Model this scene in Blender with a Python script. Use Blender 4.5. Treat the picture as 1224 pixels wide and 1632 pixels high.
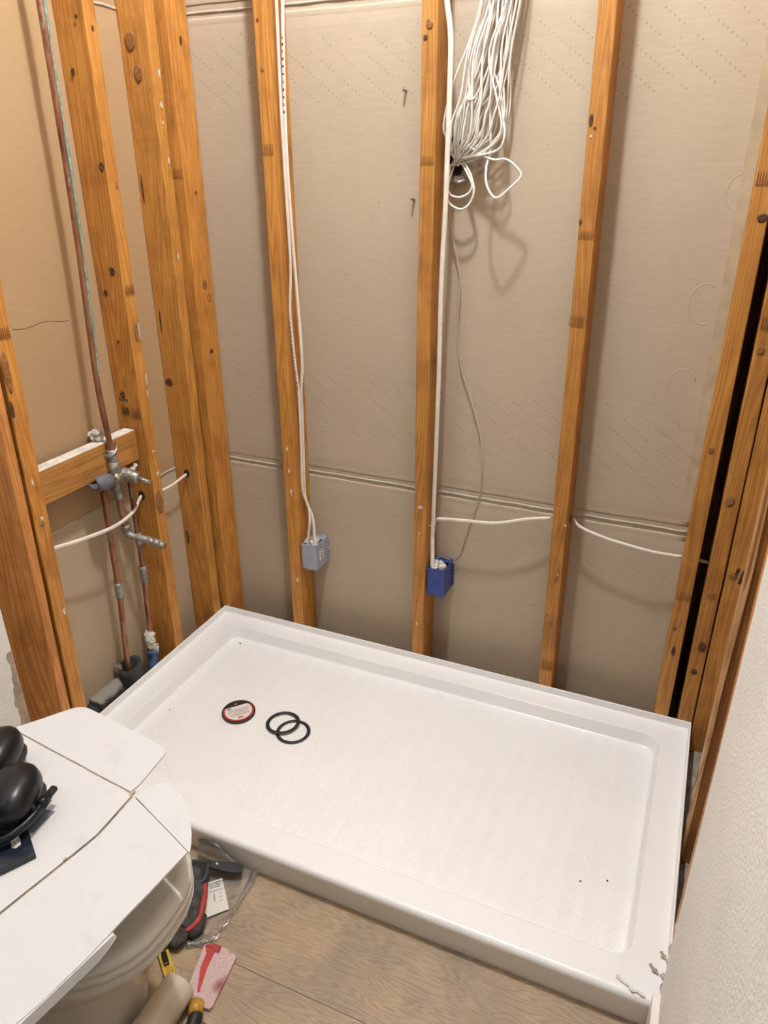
import bpy, bmesh, math, random
from mathutils import Vector, Matrix, Quaternion, noise

# ------------------------------------------------------------------ reset
for o in list(bpy.data.objects):
    bpy.data.objects.remove(o, do_unlink=True)
random.seed(7)
scene = bpy.context.scene
C = scene.collection

# ------------------------------------------------------------------ camera
# world: X along the back wall, Y towards the back wall, Z up; Z = 0 is the top of the pan flange, the floor is at FZ
FZ = -0.10
cam_d = bpy.data.cameras.new('camera')
cam = bpy.data.objects.new('camera', cam_d)
C.objects.link(cam)
_r = Vector((0.91703974, 0.39876279, -0.00513302))
_d = Vector((0.16529454, -0.39178053, -0.90508879))
_f = Vector((-0.36292675, 0.82915393, -0.42519163))
m = Matrix((( _r.x, -_d.x, -_f.x, 1.38993), (_r.y, -_d.y, -_f.y, -1.78864), (_r.z, -_d.z, -_f.z, 1.38646), (0, 0, 0, 1)))
cam.matrix_world = m
cam_d.sensor_fit = 'AUTO'
cam_d.sensor_width = 36.0
cam_d.lens = 1176.58 / 1632 * 36.0
cam_d.clip_start = 0.01
scene.camera = cam

# ------------------------------------------------------------------ world, lights, exposure
w = bpy.data.worlds.new('world'); scene.world = w; w.use_nodes = True
w.node_tree.nodes['Background'].inputs[0].default_value = (1.0, 0.93, 0.85, 1)
w.node_tree.nodes['Background'].inputs[1].default_value = 0.004
vs = scene.view_settings
vs.view_transform = 'Standard'
try: vs.look = 'None'
except Exception: pass
vs.gamma = 1.0
vs.use_curve_mapping = False
vs.exposure = 0.0

def lamp(name, kind, loc, energy, color, size, aim=None):
    d = bpy.data.lights.new(name, kind); d.energy = energy; d.color = color
    if kind == 'POINT': d.shadow_soft_size = size
    else: d.shape = 'DISK'; d.size = size
    o = bpy.data.objects.new(name, d); C.objects.link(o); o.location = loc
    if aim is not None:
        o.rotation_euler = (Vector(aim) - Vector(loc)).to_track_quat('-Z', 'Y').to_euler()
    return o
WARM = (0.955, 1.0, 1.06)
lamp('ceiling_downlight', 'POINT', (0.865, -0.63, 2.86), 139, WARM, 0.05)
lamp('room_fill_light', 'POINT', (0.30, -2.0, 1.95), 4.0, (1.0, 0.86, 0.70), 0.12)  # unseen fill lamp, added to lift the left board and the near side

# ------------------------------------------------------------------ node helpers
def srgb(r, g, b):
    f = lambda c: (c / 255) / 12.92 if c / 255 <= 0.04045 else ((c / 255 + 0.055) / 1.055) ** 2.4
    return (f(r), f(g), f(b), 1)
def newmat(name):
    mt = bpy.data.materials.new(name); mt.use_nodes = True
    nt = mt.node_tree; b = nt.nodes['Principled BSDF']
    return mt, nt, b
def N(nt, t, **kw):
    n = nt.nodes.new(t)
    for k, v in kw.items():
        if k.startswith('i_'):
            n.inputs[k[2:].replace('_', ' ')].default_value = v
        else: setattr(n, k, v)
    return n
def L(nt, a, b): nt.links.new(a, b)
def ramp(nt, fac, stops):
    r = N(nt, 'ShaderNodeValToRGB'); e = r.color_ramp.elements
    while len(e) < len(stops): e.new(0.5)
    for i, (p, c) in enumerate(stops):
        e[i].position = p; e[i].color = c
    L(nt, fac, r.inputs[0]); return r.outputs[0]
def mixc(nt, fac, a, b, mode='MIX'):
    n = N(nt, 'ShaderNodeMix', data_type='RGBA', blend_type=mode)
    for s, v in ((n.inputs[0], fac), (n.inputs[6], a), (n.inputs[7], b)):
        if hasattr(v, 'is_linked'): L(nt, v, s)
        else: s.default_value = v
    return n.outputs[2]
def math_(nt, op, a, b=None, c=None):
    n = N(nt, 'ShaderNodeMath', operation=op)
    for s, v in zip(n.inputs, (a, b, c)):
        if v is None: continue
        if hasattr(v, 'is_linked'): L(nt, v, s)
        else: s.default_value = v
    return n.outputs[0]
def noise_(nt, vec, scale, detail=3, rough=0.55, dist=0.0):
    n = N(nt, 'ShaderNodeTexNoise'); n.inputs['Scale'].default_value = scale
    n.inputs['Detail'].default_value = detail; n.inputs['Roughness'].default_value = rough
    n.inputs['Distortion'].default_value = dist
    if vec is not None: L(nt, vec, n.inputs['Vector'])
    return n.outputs['Fac']
def mapping(nt, vec, scale=(1, 1, 1), loc=(0, 0, 0), rot=(0, 0, 0)):
    n = N(nt, 'ShaderNodeMapping'); n.inputs['Scale'].default_value = scale
    n.inputs['Location'].default_value = loc; n.inputs['Rotation'].default_value = rot
    L(nt, vec, n.inputs['Vector']); return n.outputs[0]
def objco(nt): return N(nt, 'ShaderNodeTexCoord').outputs['Object']
def bump(nt, b, h, strength, dist=0.001, prev=None):
    n = N(nt, 'ShaderNodeBump'); n.inputs['Strength'].default_value = strength
    n.inputs['Distance'].default_value = dist; L(nt, h, n.inputs['Height'])
    if prev is not None: L(nt, prev, n.inputs['Normal'])
    L(nt, n.outputs[0], b.inputs['Normal']); return n.outputs[0]

def flat(name, col, rough=0.5, metal=0.0, vary=0.08, scale=40, bmp=0.0, bscale=200, **kw):
    mt, nt, b = newmat(name); co = objco(nt)
    f = noise_(nt, co, scale, 4)
    c2 = tuple(min(1, v * (1 - 2 * vary)) for v in col[:3]) + (1,)
    c1 = tuple(min(1, v * (1 + vary)) for v in col[:3]) + (1,)
    L(nt, ramp(nt, f, [(0.3, c2), (0.7, c1)]), b.inputs['Base Color'])
    b.inputs['Roughness'].default_value = rough; b.inputs['Metallic'].default_value = metal
    for k, v in kw.items(): b.inputs[k.replace('_', ' ')].default_value = v
    if bmp: bump(nt, b, noise_(nt, co, bscale, 3), bmp, 0.001)
    return mt

def wood(name, light, dark, axis='z', rings=55):
    mt, nt, b = newmat(name); co = objco(nt)
    info = N(nt, 'ShaderNodeObjectInfo')
    rnd = info.outputs['Random']
    off = N(nt, 'ShaderNodeCombineXYZ')
    L(nt, math_(nt, 'MULTIPLY', rnd, 7.3), off.inputs[0]); L(nt, math_(nt, 'MULTIPLY', rnd, 3.1), off.inputs[1]); L(nt, math_(nt, 'MULTIPLY', rnd, 13.0), off.inputs[2])
    add = N(nt, 'ShaderNodeVectorMath', operation='ADD'); L(nt, co, add.inputs[0]); L(nt, off.outputs[0], add.inputs[1])
    sq = {'z': (1, 1, 0.045), 'y': (1, 0.045, 1), 'x': (0.045, 1, 1)}[axis]
    v = mapping(nt, add.outputs[0], sq)
    big = noise_(nt, v, 14, 2, 0.5)
    # growth rings: contour lines of a smooth field that runs along the stud
    rg = math_(nt, 'FRACT', math_(nt, 'MULTIPLY', big, rings * 0.42))
    tri = math_(nt, 'ABSOLUTE', math_(nt, 'SUBTRACT', rg, 0.5))
    fine = noise_(nt, mapping(nt, add.outputs[0], tuple(s if s == 1 else 0.02 for s in sq)), 420, 3, 0.7)
    t = math_(nt, 'ADD', math_(nt, 'MULTIPLY', tri, 0.9), math_(nt, 'MULTIPLY', fine, 0.55))
    mid = tuple((a + c) / 2 for a, c in zip(light, dark))
    col = ramp(nt, t, [(0.25, dark), (0.5, mid), (0.78, light)])
    # board to board tint and handling dirt
    tint = ramp(nt, rnd, [(0.0, (0.84, 0.80, 0.74, 1)), (0.5, (1, 1, 1, 1)), (1.0, (1.06, 0.98, 0.86, 1))])
    col = mixc(nt, 1.0, col, tint, 'MULTIPLY')
    dirt = noise_(nt, add.outputs[0], 9, 5, 0.65)
    dm = ramp(nt, dirt, [(0.36, (0.62, 0.55, 0.48, 1)), (0.52, (1, 1, 1, 1))])
    col = mixc(nt, 0.55, col, dm, 'MULTIPLY')
    blot = noise_(nt, mapping(nt, add.outputs[0], tuple(1 if s == 1 else 0.35 for s in sq)), 18, 3, 0.6)
    col = mixc(nt, math_(nt, 'MULTIPLY', ramp(nt, blot, [(0.58, (0, 0, 0, 1)), (0.75, (1, 1, 1, 1))]), 0.4), col, tuple(c * 0.6 for c in dark[:3]) + (1,))
    L(nt, col, b.inputs['Base Color'])
    b.inputs['Roughness'].default_value = 0.62
    bump(nt, b, t, 0.25, 0.0006)
    return mt

M = {}
M['stud'] = wood('stud_wood', (0.58, 0.272, 0.055, 1), (0.375, 0.150, 0.025, 1))
M['stud_h'] = wood('block_wood', (0.50, 0.235, 0.060, 1), (0.31, 0.13, 0.028, 1), 'y')
M['stud_dark'] = wood('old_stud_wood', (0.42, 0.18, 0.05, 1), (0.25, 0.092, 0.022, 1))
M['stud_wide'] = wood('rough_wide_wood', (0.64, 0.29, 0.085, 1), (0.40, 0.165, 0.045, 1))  # wood lightened to stand in for fill light the left board lacks
M['pale'] = wood('pale_worn_wood', (0.66, 0.40, 0.20, 1), (0.48, 0.25, 0.10, 1))
M['knot'] = flat('knot_wood', (0.10, 0.04, 0.015, 1), 0.6, vary=0.45, scale=260)
M['knot_soft'] = flat('pale_knot_wood', (0.30, 0.13, 0.04, 1), 0.6, vary=0.35, scale=260)
M['joint'] = flat('finger_joint_wood', (0.21, 0.085, 0.024, 1), 0.7, vary=0.2)
M['ink'] = flat('black_ink', (0.03, 0.025, 0.02, 1), 0.7)
M['hole'] = flat('painted_hole_black', (0.02, 0.014, 0.01, 1), 0.9)  # near-black that paints the shade inside openings, also the crack line

def drywall(name, base, horizontal='x', dots=False, warm=0.0):
    mt, nt, b = newmat(name); co = objco(nt)
    sx = (3, 1, 16) if horizontal == 'x' else (1, 3, 16)
    streak = noise_(nt, mapping(nt, co, sx), 9, 5, 0.65)
    mott = noise_(nt, co, 4, 3)
    fib = noise_(nt, mapping(nt, co, (1, 1, 4)), 160, 3, 0.7)
    t = math_(nt, 'ADD', math_(nt, 'ADD', math_(nt, 'MULTIPLY', streak, 0.42), math_(nt, 'MULTIPLY', mott, 0.33)), math_(nt, 'MULTIPLY', fib, 0.25))
    d = tuple(v * 0.92 for v in base[:3]) + (1,); l = tuple(v * 1.05 for v in base[:3]) + (1,)
    col = ramp(nt, t, [(0.36, d), (0.62, l)])
    # scuffs and specks
    sp = noise_(nt, co, 75, 2, 0.6)
    col = mixc(nt, math_(nt, 'MULTIPLY', ramp(nt, sp, [(0.76, (0, 0, 0, 1)), (0.79, (1, 1, 1, 1))]), 0.6), col, (0.08, 0.06, 0.045, 1))
    wh = noise_(nt, mapping(nt, co, (1, 1, 0.4)), 34, 4, 0.7)
    col = mixc(nt, math_(nt, 'MULTIPLY', ramp(nt, wh, [(0.73, (0, 0, 0, 1)), (0.80, (1, 1, 1, 1))]), 0.35), col, (0.75, 0.70, 0.62, 1))
    height = math_(nt, 'MULTIPLY', fib, 0.4)
    if dots:
        sep = N(nt, 'ShaderNodeSeparateXYZ'); L(nt, co, sep.inputs[0])
        x, z = sep.outputs[0], sep.outputs[2]
        # rows of pin pricks running down to the right
        u = math_(nt, 'ADD', math_(nt, 'MULTIPLY', x, 0.80), math_(nt, 'MULTIPLY', z, -0.60))
        v = math_(nt, 'ADD', math_(nt, 'MULTIPLY', x, 0.60), math_(nt, 'MULTIPLY', z, 0.80))
        uu = math_(nt, 'SUBTRACT', math_(nt, 'FRACT', math_(nt, 'DIVIDE', u, 0.0125)), 0.5)
        vv = math_(nt, 'SUBTRACT', math_(nt, 'FRACT', math_(nt, 'DIVIDE', v, 0.040)), 0.5)
        du = math_(nt, 'MULTIPLY', uu, 0.0125); dv = math_(nt, 'MULTIPLY', vv, 0.040)
        r2 = math_(nt, 'SQRT', math_(nt, 'ADD', math_(nt, 'MULTIPLY', du, du), math_(nt, 'MULTIPLY', dv, dv)))
        dot = math_(nt, 'LESS_THAN', r2, 0.0017)
        wob = math_(nt, 'MULTIPLY', math_(nt, 'SUBTRACT', noise_(nt, co, 7, 2), 0.5), 0.12)
        zz = math_(nt, 'ADD', z, wob)
        def band(a, c): return math_(nt, 'MULTIPLY', math_(nt, 'GREATER_THAN', zz, a), math_(nt, 'LESS_THAN', zz, c))
        bands = math_(nt, 'ADD', math_(nt, 'ADD', band(1.53, 1.68), band(0.64, 0.84)), band(0.33, 0.43))
        dot = math_(nt, 'MULTIPLY', dot, bands)
        gone = ramp(nt, noise_(nt, co, 28, 2), [(0.40, (0, 0, 0, 1)), (0.44, (1, 1, 1, 1))])
        dot = math_(nt, 'MULTIPLY', dot, gone)
        col = mixc(nt, math_(nt, 'MULTIPLY', dot, 0.55), col, (0.13, 0.10, 0.075, 1))
        height = math_(nt, 'ADD', height, math_(nt, 'MULTIPLY', dot, -2.0))
    L(nt, col, b.inputs['Base Color']); b.inputs['Roughness'].default_value = 0.85
    bump(nt, b, height, 0.16, 0.0008)
    return mt
PAPER = (0.45, 0.362, 0.258, 1)
M['paper_back'] = drywall('grey_drywall_paper', PAPER, 'x', True)
M['paper_left'] = drywall('bounce_tan_drywall_paper', (0.39, 0.252, 0.128, 1), 'y')  # warm bounce light off the studs is mixed into this paper colour
M['paper_plain'] = drywall('brown_drywall_paper', (0.43, 0.33, 0.215, 1), 'y')
M['glue'] = flat('ochre_glue', (0.445, 0.345, 0.222, 1), 0.85, vary=0.08, scale=25)
M['bead'] = flat('joint_compound', (0.46, 0.40, 0.32, 1), 0.8, bmp=0.3)
def painted(name, col):
    mt, nt, b = newmat(name); co = objco(nt)
    n1 = noise_(nt, co, 210, 2, 0.5); n2 = noise_(nt, co, 600, 2, 0.5)
    h = math_(nt, 'ADD', ramp(nt, n1, [(0.38, (0, 0, 0, 1)), (0.66, (1, 1, 1, 1))]), math_(nt, 'MULTIPLY', n2, 0.4))
    mott = noise_(nt, co, 5, 3)
    d = tuple(v * 0.93 for v in col[:3]) + (1,)
    c = ramp(nt, mott, [(0.35, d), (0.65, col)])
    sp = noise_(nt, co, 95, 2, 0.6)
    c = mixc(nt, math_(nt, 'MULTIPLY', ramp(nt, sp, [(0.73, (0, 0, 0, 1)), (0.78, (1, 1, 1, 1))]), 0.35), c, (0.35, 0.30, 0.25, 1))
    L(nt, c, b.inputs['Base Color']); b.inputs['Roughness'].default_value = 0.7
    bump(nt, b, h, 0.38, 0.0018)
    return mt
M['paint'] = painted('orange_peel_paint', (0.82, 0.80, 0.75, 1))
M['ceil'] = flat('ceiling_paint', (0.5, 0.47, 0.43, 1), 0.8)
M['trim'] = flat('white_trim', (0.78, 0.73, 0.68, 1), 0.4, vary=0.03)

def pan_mat(name, tread):
    mt, nt, b = newmat(name); co = objco(nt)
    b.inputs['Base Color'].default_value = (0.83, 0.80, 0.76, 1)
    f = noise_(nt, co, 6, 4)
    c = ramp(nt, f, [(0.3, (0.835, 0.82, 0.80, 1)), (0.7, (0.865, 0.85, 0.835, 1))])
    L(nt, c, b.inputs['Base Color'])
    b.inputs['Roughness'].default_value = 0.33 if tread else 0.22
    if tread:
        sep = N(nt, 'ShaderNodeSeparateXYZ'); L(nt, co, sep.inputs[0])
        x, y = sep.outputs[0], sep.outputs[1]
        zig = math_(nt, 'ABSOLUTE', math_(nt, 'SUBTRACT', math_(nt, 'FRACT', math_(nt, 'DIVIDE', x, 0.05)), 0.5))
        ph = math_(nt, 'ADD', y, math_(nt, 'MULTIPLY', zig, 0.05))
        s = math_(nt, 'SINE', math_(nt, 'MULTIPLY', ph, 2 * math.pi / 0.0085))
        bump(nt, b, s, 0.4, 0.0008)
    return mt
M['pan'] = pan_mat('acrylic_white', False)
M['pan_tread'] = pan_mat('acrylic_white_tread', True)

def plank_mat():
    mt, nt, b = newmat('vinyl_oak'); co = objco(nt)
    info = N(nt, 'ShaderNodeObjectInfo'); rnd = info.outputs['Random']
    off = N(nt, 'ShaderNodeCombineXYZ'); L(nt, math_(nt, 'MULTIPLY', rnd, 9.0), off.inputs[0]); L(nt, math_(nt, 'MULTIPLY', rnd, 5.0), off.inputs[1])
    add = N(nt, 'ShaderNodeVectorMath', operation='ADD'); L(nt, co, add.inputs[0]); L(nt, off.outputs[0], add.inputs[1])
    v = mapping(nt, add.outputs[0], (0.16, 1, 1))
    big = noise_(nt, v, 13, 3, 0.5)
    rg = math_(nt, 'ABSOLUTE', math_(nt, 'SUBTRACT', math_(nt, 'FRACT', math_(nt, 'MULTIPLY', big, 34)), 0.5))
    fine = noise_(nt, mapping(nt, add.outputs[0], (0.05, 1, 1)), 520, 3, 0.7)
    t = math_(nt, 'ADD', math_(nt, 'MULTIPLY', rg, 0.5), math_(nt, 'MULTIPLY', fine, 0.75))
    c = ramp(nt, t, [(0.22, (0.20, 0.147, 0.098, 1)), (0.5, (0.305, 0.230, 0.158, 1)), (0.78, (0.38, 0.297, 0.21, 1))])
    cl = noise_(nt, add.outputs[0], 7, 3)
    c = mixc(nt, 0.75, c, ramp(nt, cl, [(0.36, (0.72, 0.74, 0.76, 1)), (0.62, (1.1, 1.02, 0.92, 1))]), 'MULTIPLY')
    c = mixc(nt, 1.0, c, ramp(nt, rnd, [(0.0, (0.94, 0.94, 0.95, 1)), (1.0, (1.18, 1.16, 1.08, 1))]), 'MULTIPLY')
    L(nt, c, b.inputs['Base Color']); b.inputs['Roughness'].default_value = 0.5
    bump(nt, b, t, 0.3, 0.0006)
    return mt
M['plank'] = plank_mat()
M['concrete'] = flat('concrete', (0.30, 0.255, 0.20, 1), 0.9, vary=0.25, scale=30, bmp=0.5, bscale=120)
M['wire'] = flat('ivory_wire', (0.80, 0.76, 0.68, 1), 0.45, vary=0.06)
M['cable'] = flat('white_cable', (0.76, 0.69, 0.60, 1), 0.45, vary=0.05)
M['beigewire'] = flat('beige_wire', (0.52, 0.43, 0.32, 1), 0.6)
M['box_grey'] = flat('grey_blue_plastic', (0.33, 0.36, 0.43, 1), 0.5, vary=0.05)
M['box_blue'] = flat('blue_plastic', (0.028, 0.055, 0.25, 1), 0.45, vary=0.1)
M['filler'] = flat('white_filler', (0.62, 0.58, 0.50, 1), 0.8, vary=0.25, scale=120, bmp=0.5)
M['sticker'] = flat('cream_sticker', (0.72, 0.66, 0.54, 1), 0.6)
M['steel'] = flat('galvanised_steel', (0.45, 0.43, 0.40, 1), 0.4, 0.8)
M['screw'] = flat('rusty_screw', (0.34, 0.20, 0.14, 1), 0.6, 0.1)
def copper():
    mt, nt, b = newmat('aged_copper'); co = objco(nt)
    n = noise_(nt, mapping(nt, co, (1, 1, 0.15)), 70, 4, 0.65)
    c = ramp(nt, n, [(0.34, (0.10, 0.05, 0.028, 1)), (0.5, (0.30, 0.125, 0.06, 1)), (0.66, (0.40, 0.21, 0.12, 1))])
    g = noise_(nt, mapping(nt, co, (1, 1, 0.3)), 55, 4)
    c = mixc(nt, math_(nt, 'MULTIPLY', ramp(nt, g, [(0.60, (0, 0, 0, 1)), (0.68, (1, 1, 1, 1))]), 0.7), c, (0.30, 0.36, 0.28, 1))
    L(nt, c, b.inputs['Base Color']); b.inputs['Metallic'].default_value = 0.55; b.inputs['Roughness'].default_value = 0.45
    return mt
M['copper'] = copper()
M['verdigris'] = flat('verdigris', (0.21, 0.32, 0.275, 1), 0.85, vary=0.25, scale=90, bmp=0.4)
M['solder'] = flat('solder_grey', (0.33, 0.31, 0.27, 1), 0.5, 0.4, vary=0.3, scale=150, bmp=0.4)
M['brass'] = flat('dull_brass', (0.34, 0.31, 0.25, 1), 0.45, 0.6, vary=0.35, scale=110, bmp=0.5)
M['rubber_grey'] = flat('grey_plastic_guard', (0.12, 0.125, 0.14, 1), 0.5)
M['foam'] = flat('black_foam', (0.035, 0.033, 0.03, 1), 0.85, vary=0.2, bmp=0.6, bscale=90)
def dusty_foam():
    mt, nt, b = newmat('dusty_black_foam'); co = objco(nt)
    geo = N(nt, 'ShaderNodeNewGeometry'); sep = N(nt, 'ShaderNodeSeparateXYZ'); L(nt, geo.outputs['Normal'], sep.inputs[0])
    t = math_(nt, 'ADD', sep.outputs[2], math_(nt, 'MULTIPLY', noise_(nt, co, 60, 3), 0.5))
    c = ramp(nt, t, [(0.80, (0.03, 0.028, 0.026, 1)), (1.0, (0.26, 0.235, 0.20, 1))])
    L(nt, c, b.inputs['Base Color']); b.inputs['Roughness'].default_value = 0.9
    bump(nt, b, noise_(nt, co, 150, 3), 0.5, 0.001)
    return mt
M['foam_dusty'] = dusty_foam()
M['tape_blue'] = flat('blue_tape', (0.05, 0.10, 0.22, 1), 0.6, vary=0.4, scale=60)
M['plaster'] = flat('plaster', (0.62, 0.57, 0.50, 1), 0.9, vary=0.2, scale=120, bmp=0.5)
M['whitepaint'] = flat('white_paint_on_wood', (0.70, 0.64, 0.56, 1), 0.7, vary=0.15, scale=60)
M['porcelain'] = flat('bone_porcelain', (0.56, 0.52, 0.455, 1), 0.2, vary=0.02)
M['seat'] = flat('bone_seat_plastic', (0.60, 0.56, 0.49, 1), 0.34, vary=0.02)
M['tube'] = flat('cream_tube_plastic', (0.58, 0.50, 0.40, 1), 0.35, vary=0.03)
def card_mat():
    mt, nt, b = newmat('white_cardboard'); co = objco(nt)
    n = noise_(nt, co, 16, 5, 0.6)
    c = ramp(nt, n, [(0.24, (0.48, 0.465, 0.46, 1)), (0.42, (0.56, 0.545, 0.54, 1))])
    s = noise_(nt, mapping(nt, co, (1, 3, 1), rot=(0, 0, 0.5)), 45, 4, 0.7)
    c = mixc(nt, math_(nt, 'MULTIPLY', ramp(nt, s, [(0.68, (0, 0, 0, 1)), (0.78, (1, 1, 1, 1))]), 0.35), c, (0.45, 0.40, 0.36, 1))
    L(nt, c, b.inputs['Base Color']); b.inputs['Roughness'].default_value = 0.75
    bump(nt, b, n, 0.2, 0.002)
    return mt
M['card'] = card_mat()
M['card_raw'] = flat('brown_cardboard_core', (0.42, 0.33, 0.24, 1), 0.9, vary=0.2)
M['black'] = flat('black_plastic', (0.008, 0.008, 0.009, 1), 0.32, vary=0.1, Specular_IOR_Level=0.3)
M['blacksoft'] = flat('black_rubber', (0.012, 0.013, 0.015, 1), 0.55, vary=0.1)
M['pack'] = flat('dark_blister_pack', (0.012, 0.015, 0.025, 1), 0.22, vary=0.2)
M['greycard'] = flat('grey_blue_card', (0.16, 0.19, 0.24, 1), 0.4)
M['silver'] = flat('printed_silver', (0.5, 0.48, 0.46, 1), 0.4, vary=0.3, scale=150)
M['print'] = flat('printed_white', (0.75, 0.72, 0.68, 1), 0.6)
M['print_grey'] = flat('printed_grey', (0.22, 0.21, 0.20, 1), 0.6)
M['red'] = flat('red_print', (0.42, 0.035, 0.03, 1), 0.5, vary=0.1)
M['tin'] = flat('dark_tin', (0.045, 0.036, 0.028, 1), 0.35, 0.4)
M['label_white'] = flat('white_label', (0.74, 0.68, 0.62, 1), 0.5, vary=0.03)
M['glove'] = flat('dark_grey_fabric', (0.055, 0.05, 0.045, 1), 0.9, vary=0.35, scale=70, bmp=0.7, bscale=400)
M['glove_trim'] = flat('red_fabric', (0.36, 0.035, 0.03, 1), 0.6, vary=0.25, scale=90)
M['navy'] = flat('navy_trim', (0.025, 0.028, 0.04, 1), 0.6)
M['yellow'] = flat('yellow_plastic', (0.62, 0.44, 0.03, 1), 0.4, vary=0.08)
M['ochre'] = flat('ochre_plastic', (0.52, 0.28, 0.03, 1), 0.4, vary=0.15)
def pink_mat():
    mt, nt, b = newmat('pink_fibre'); co = objco(nt)
    n = noise_(nt, co, 320, 4, 0.8); p = noise_(nt, co, 30, 3)
    c = ramp(nt, n, [(0.30, (0.34, 0.18, 0.17, 1)), (0.55, (0.62, 0.47, 0.44, 1))])
    sep = N(nt, 'ShaderNodeSeparateXYZ'); L(nt, co, sep.inputs[0])
    dx = math_(nt, 'MULTIPLY', math_(nt, 'SUBTRACT', sep.outputs[0], 0.712), 34); dy = math_(nt, 'MULTIPLY', math_(nt, 'ADD', sep.outputs[1], 1.068), 26)
    rr = math_(nt, 'ADD', math_(nt, 'SQRT', math_(nt, 'ADD', math_(nt, 'MULTIPLY', dx, dx), math_(nt, 'MULTIPLY', dy, dy))), math_(nt, 'MULTIPLY', p, 0.9))
    c = mixc(nt, math_(nt, 'MULTIPLY', ramp(nt, rr, [(0.45, (1, 1, 1, 1)), (1.5, (0, 0, 0, 1))]), 0.9), c, (0.20, 0.02, 0.025, 1))
    L(nt, c, b.inputs['Base Color']); b.inputs['Roughness'].default_value = 0.95
    bump(nt, b, n, 0.6, 0.001)
    return mt
M['pink'] = pink_mat()
def bag_mat():
    mt, nt, b = newmat('clear_poly'); nt.nodes.remove(b)
    out = nt.nodes['Material Output']
    tr = N(nt, 'ShaderNodeBsdfTransparent'); tr.inputs[0].default_value = (0.93, 0.93, 0.92, 1)
    gl = N(nt, 'ShaderNodeBsdfGlossy'); gl.inputs['Roughness'].default_value = 0.16; gl.inputs[0].default_value = (1, 1, 1, 1)
    df = N(nt, 'ShaderNodeBsdfDiffuse'); df.inputs[0].default_value = (0.7, 0.66, 0.6, 1)
    fr = N(nt, 'ShaderNodeFresnel'); fr.inputs[0].default_value = 1.5
    m1 = N(nt, 'ShaderNodeMixShader'); L(nt, math_(nt, 'MULTIPLY', fr.outputs[0], 1.4), m1.inputs[0]); L(nt, tr.outputs[0], m1.inputs[1]); L(nt, gl.outputs[0], m1.inputs[2])
    m2 = N(nt, 'ShaderNodeMixShader'); m2.inputs[0].default_value = 0.07; L(nt, m1.outputs[0], m2.inputs[1]); L(nt, df.outputs[0], m2.inputs[2])
    L(nt, m2.outputs[0], out.inputs[0])
    co = objco(nt); bp = N(nt, 'ShaderNodeBump'); bp.inputs['Strength'].default_value = 0.8; bp.inputs['Distance'].default_value = 0.003
    L(nt, noise_(nt, co, 45, 3, 0.6, 0.8), bp.inputs['Height']); L(nt, bp.outputs[0], gl.inputs['Normal'])
    return mt
M['bag'] = bag_mat()
M['leaflet'] = flat('leaflet_paper', (0.70, 0.66, 0.60, 1), 0.7, vary=0.03)

# ------------------------------------------------------------------ geometry helpers (all meshes in world coordinates)
def tag(o, label=None, cat=None, group=None, kind=None):
    if label: o['label'] = label
    if cat: o['category'] = cat
    if group: o['group'] = group
    if kind: o['kind'] = kind
    return o
def put(o, parent=None):
    C.objects.link(o)
    if parent is not None:
        o.parent = parent
        o.matrix_parent_inverse = PINV.get(parent.name, Matrix.Identity(4))
    return o
PINV = {}
def empty(name, loc, label=None, cat=None, group=None, kind=None):
    o = bpy.data.objects.new(name, None); C.objects.link(o); o.location = loc
    o.empty_display_size = 0.05
    PINV[o.name] = Matrix.Translation(Vector(loc)).inverted()
    return tag(o, label, cat, group, kind)
def mesh(name, verts, faces, mat, parent=None, smooth=False, label=None, cat=None, group=None, kind=None):
    me = bpy.data.meshes.new(name)
    me.from_pydata([tuple(v) for v in verts], [], faces)
    bm = bmesh.new(); bm.from_mesh(me); bmesh.ops.recalc_face_normals(bm, faces=bm.faces); bm.to_mesh(me); bm.free()
    for mt in (mat if isinstance(mat, (list, tuple)) else [mat]): me.materials.append(mt)
    if smooth:
        for p in me.polygons: p.use_smooth = True
    me.update()
    o = bpy.data.objects.new(name, me); put(o, parent)
    return tag(o, label, cat, group, kind)
class MB:
    def __init__(s): s.v = []; s.f = []
    def add(s, v, f):
        n = len(s.v); s.v += [Vector(a) for a in v]; s.f += [tuple(i + n for i in q) for q in f]
    def box(s, lo, hi, mtx=None):
        (a, b, c), (d, e, g) = lo, hi
        v = [Vector(p) for p in ((a, b, c), (d, b, c), (d, e, c), (a, e, c), (a, b, g), (d, b, g), (d, e, g), (a, e, g))]
        if mtx: v = [mtx @ p for p in v]
        s.add(v, [(0, 3, 2, 1), (4, 5, 6, 7), (0, 1, 5, 4), (1, 2, 6, 5), (2, 3, 7, 6), (3, 0, 4, 7)])
    def loops(s, rings, cap=True, closed=True):
        n = len(rings[0]); v = [p for r in rings for p in r]; f = []
        for i in range(len(rings) - 1):
            for j in range(n if closed else n - 1):
                k = (j + 1) % n
                f.append((i * n + j, i * n + k, (i + 1) * n + k, (i + 1) * n + j))
        if cap:
            f.append(tuple(range(n))[::-1]); f.append(tuple((len(rings) - 1) * n + j for j in range(n)))
        s.add(v, f)
    def prism(s, pts, z0, z1, mtx=None):
        n = len(pts); v = [Vector((p[0], p[1], z0)) for p in pts] + [Vector((p[0], p[1], z1)) for p in pts]
        if mtx: v = [mtx @ q for q in v]
        f = [tuple(range(n))[::-1], tuple(range(n, 2 * n))] + [(i, (i + 1) % n, n + (i + 1) % n, n + i) for i in range(n)]
        s.add(v, f)
    def tube(s, pts, rx, ry=None, seg=8, cap=True, ref=None, taper=None):
        s.loops(sweep(pts, rx, ry, seg, ref, taper), cap)
    def build(s, name, mat, parent=None, smooth=False, bevel=0, **kw):
        o = mesh(name, s.v, s.f, mat, parent, smooth, **kw)
        if bevel: add_bevel(o, bevel)
        return o
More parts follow.
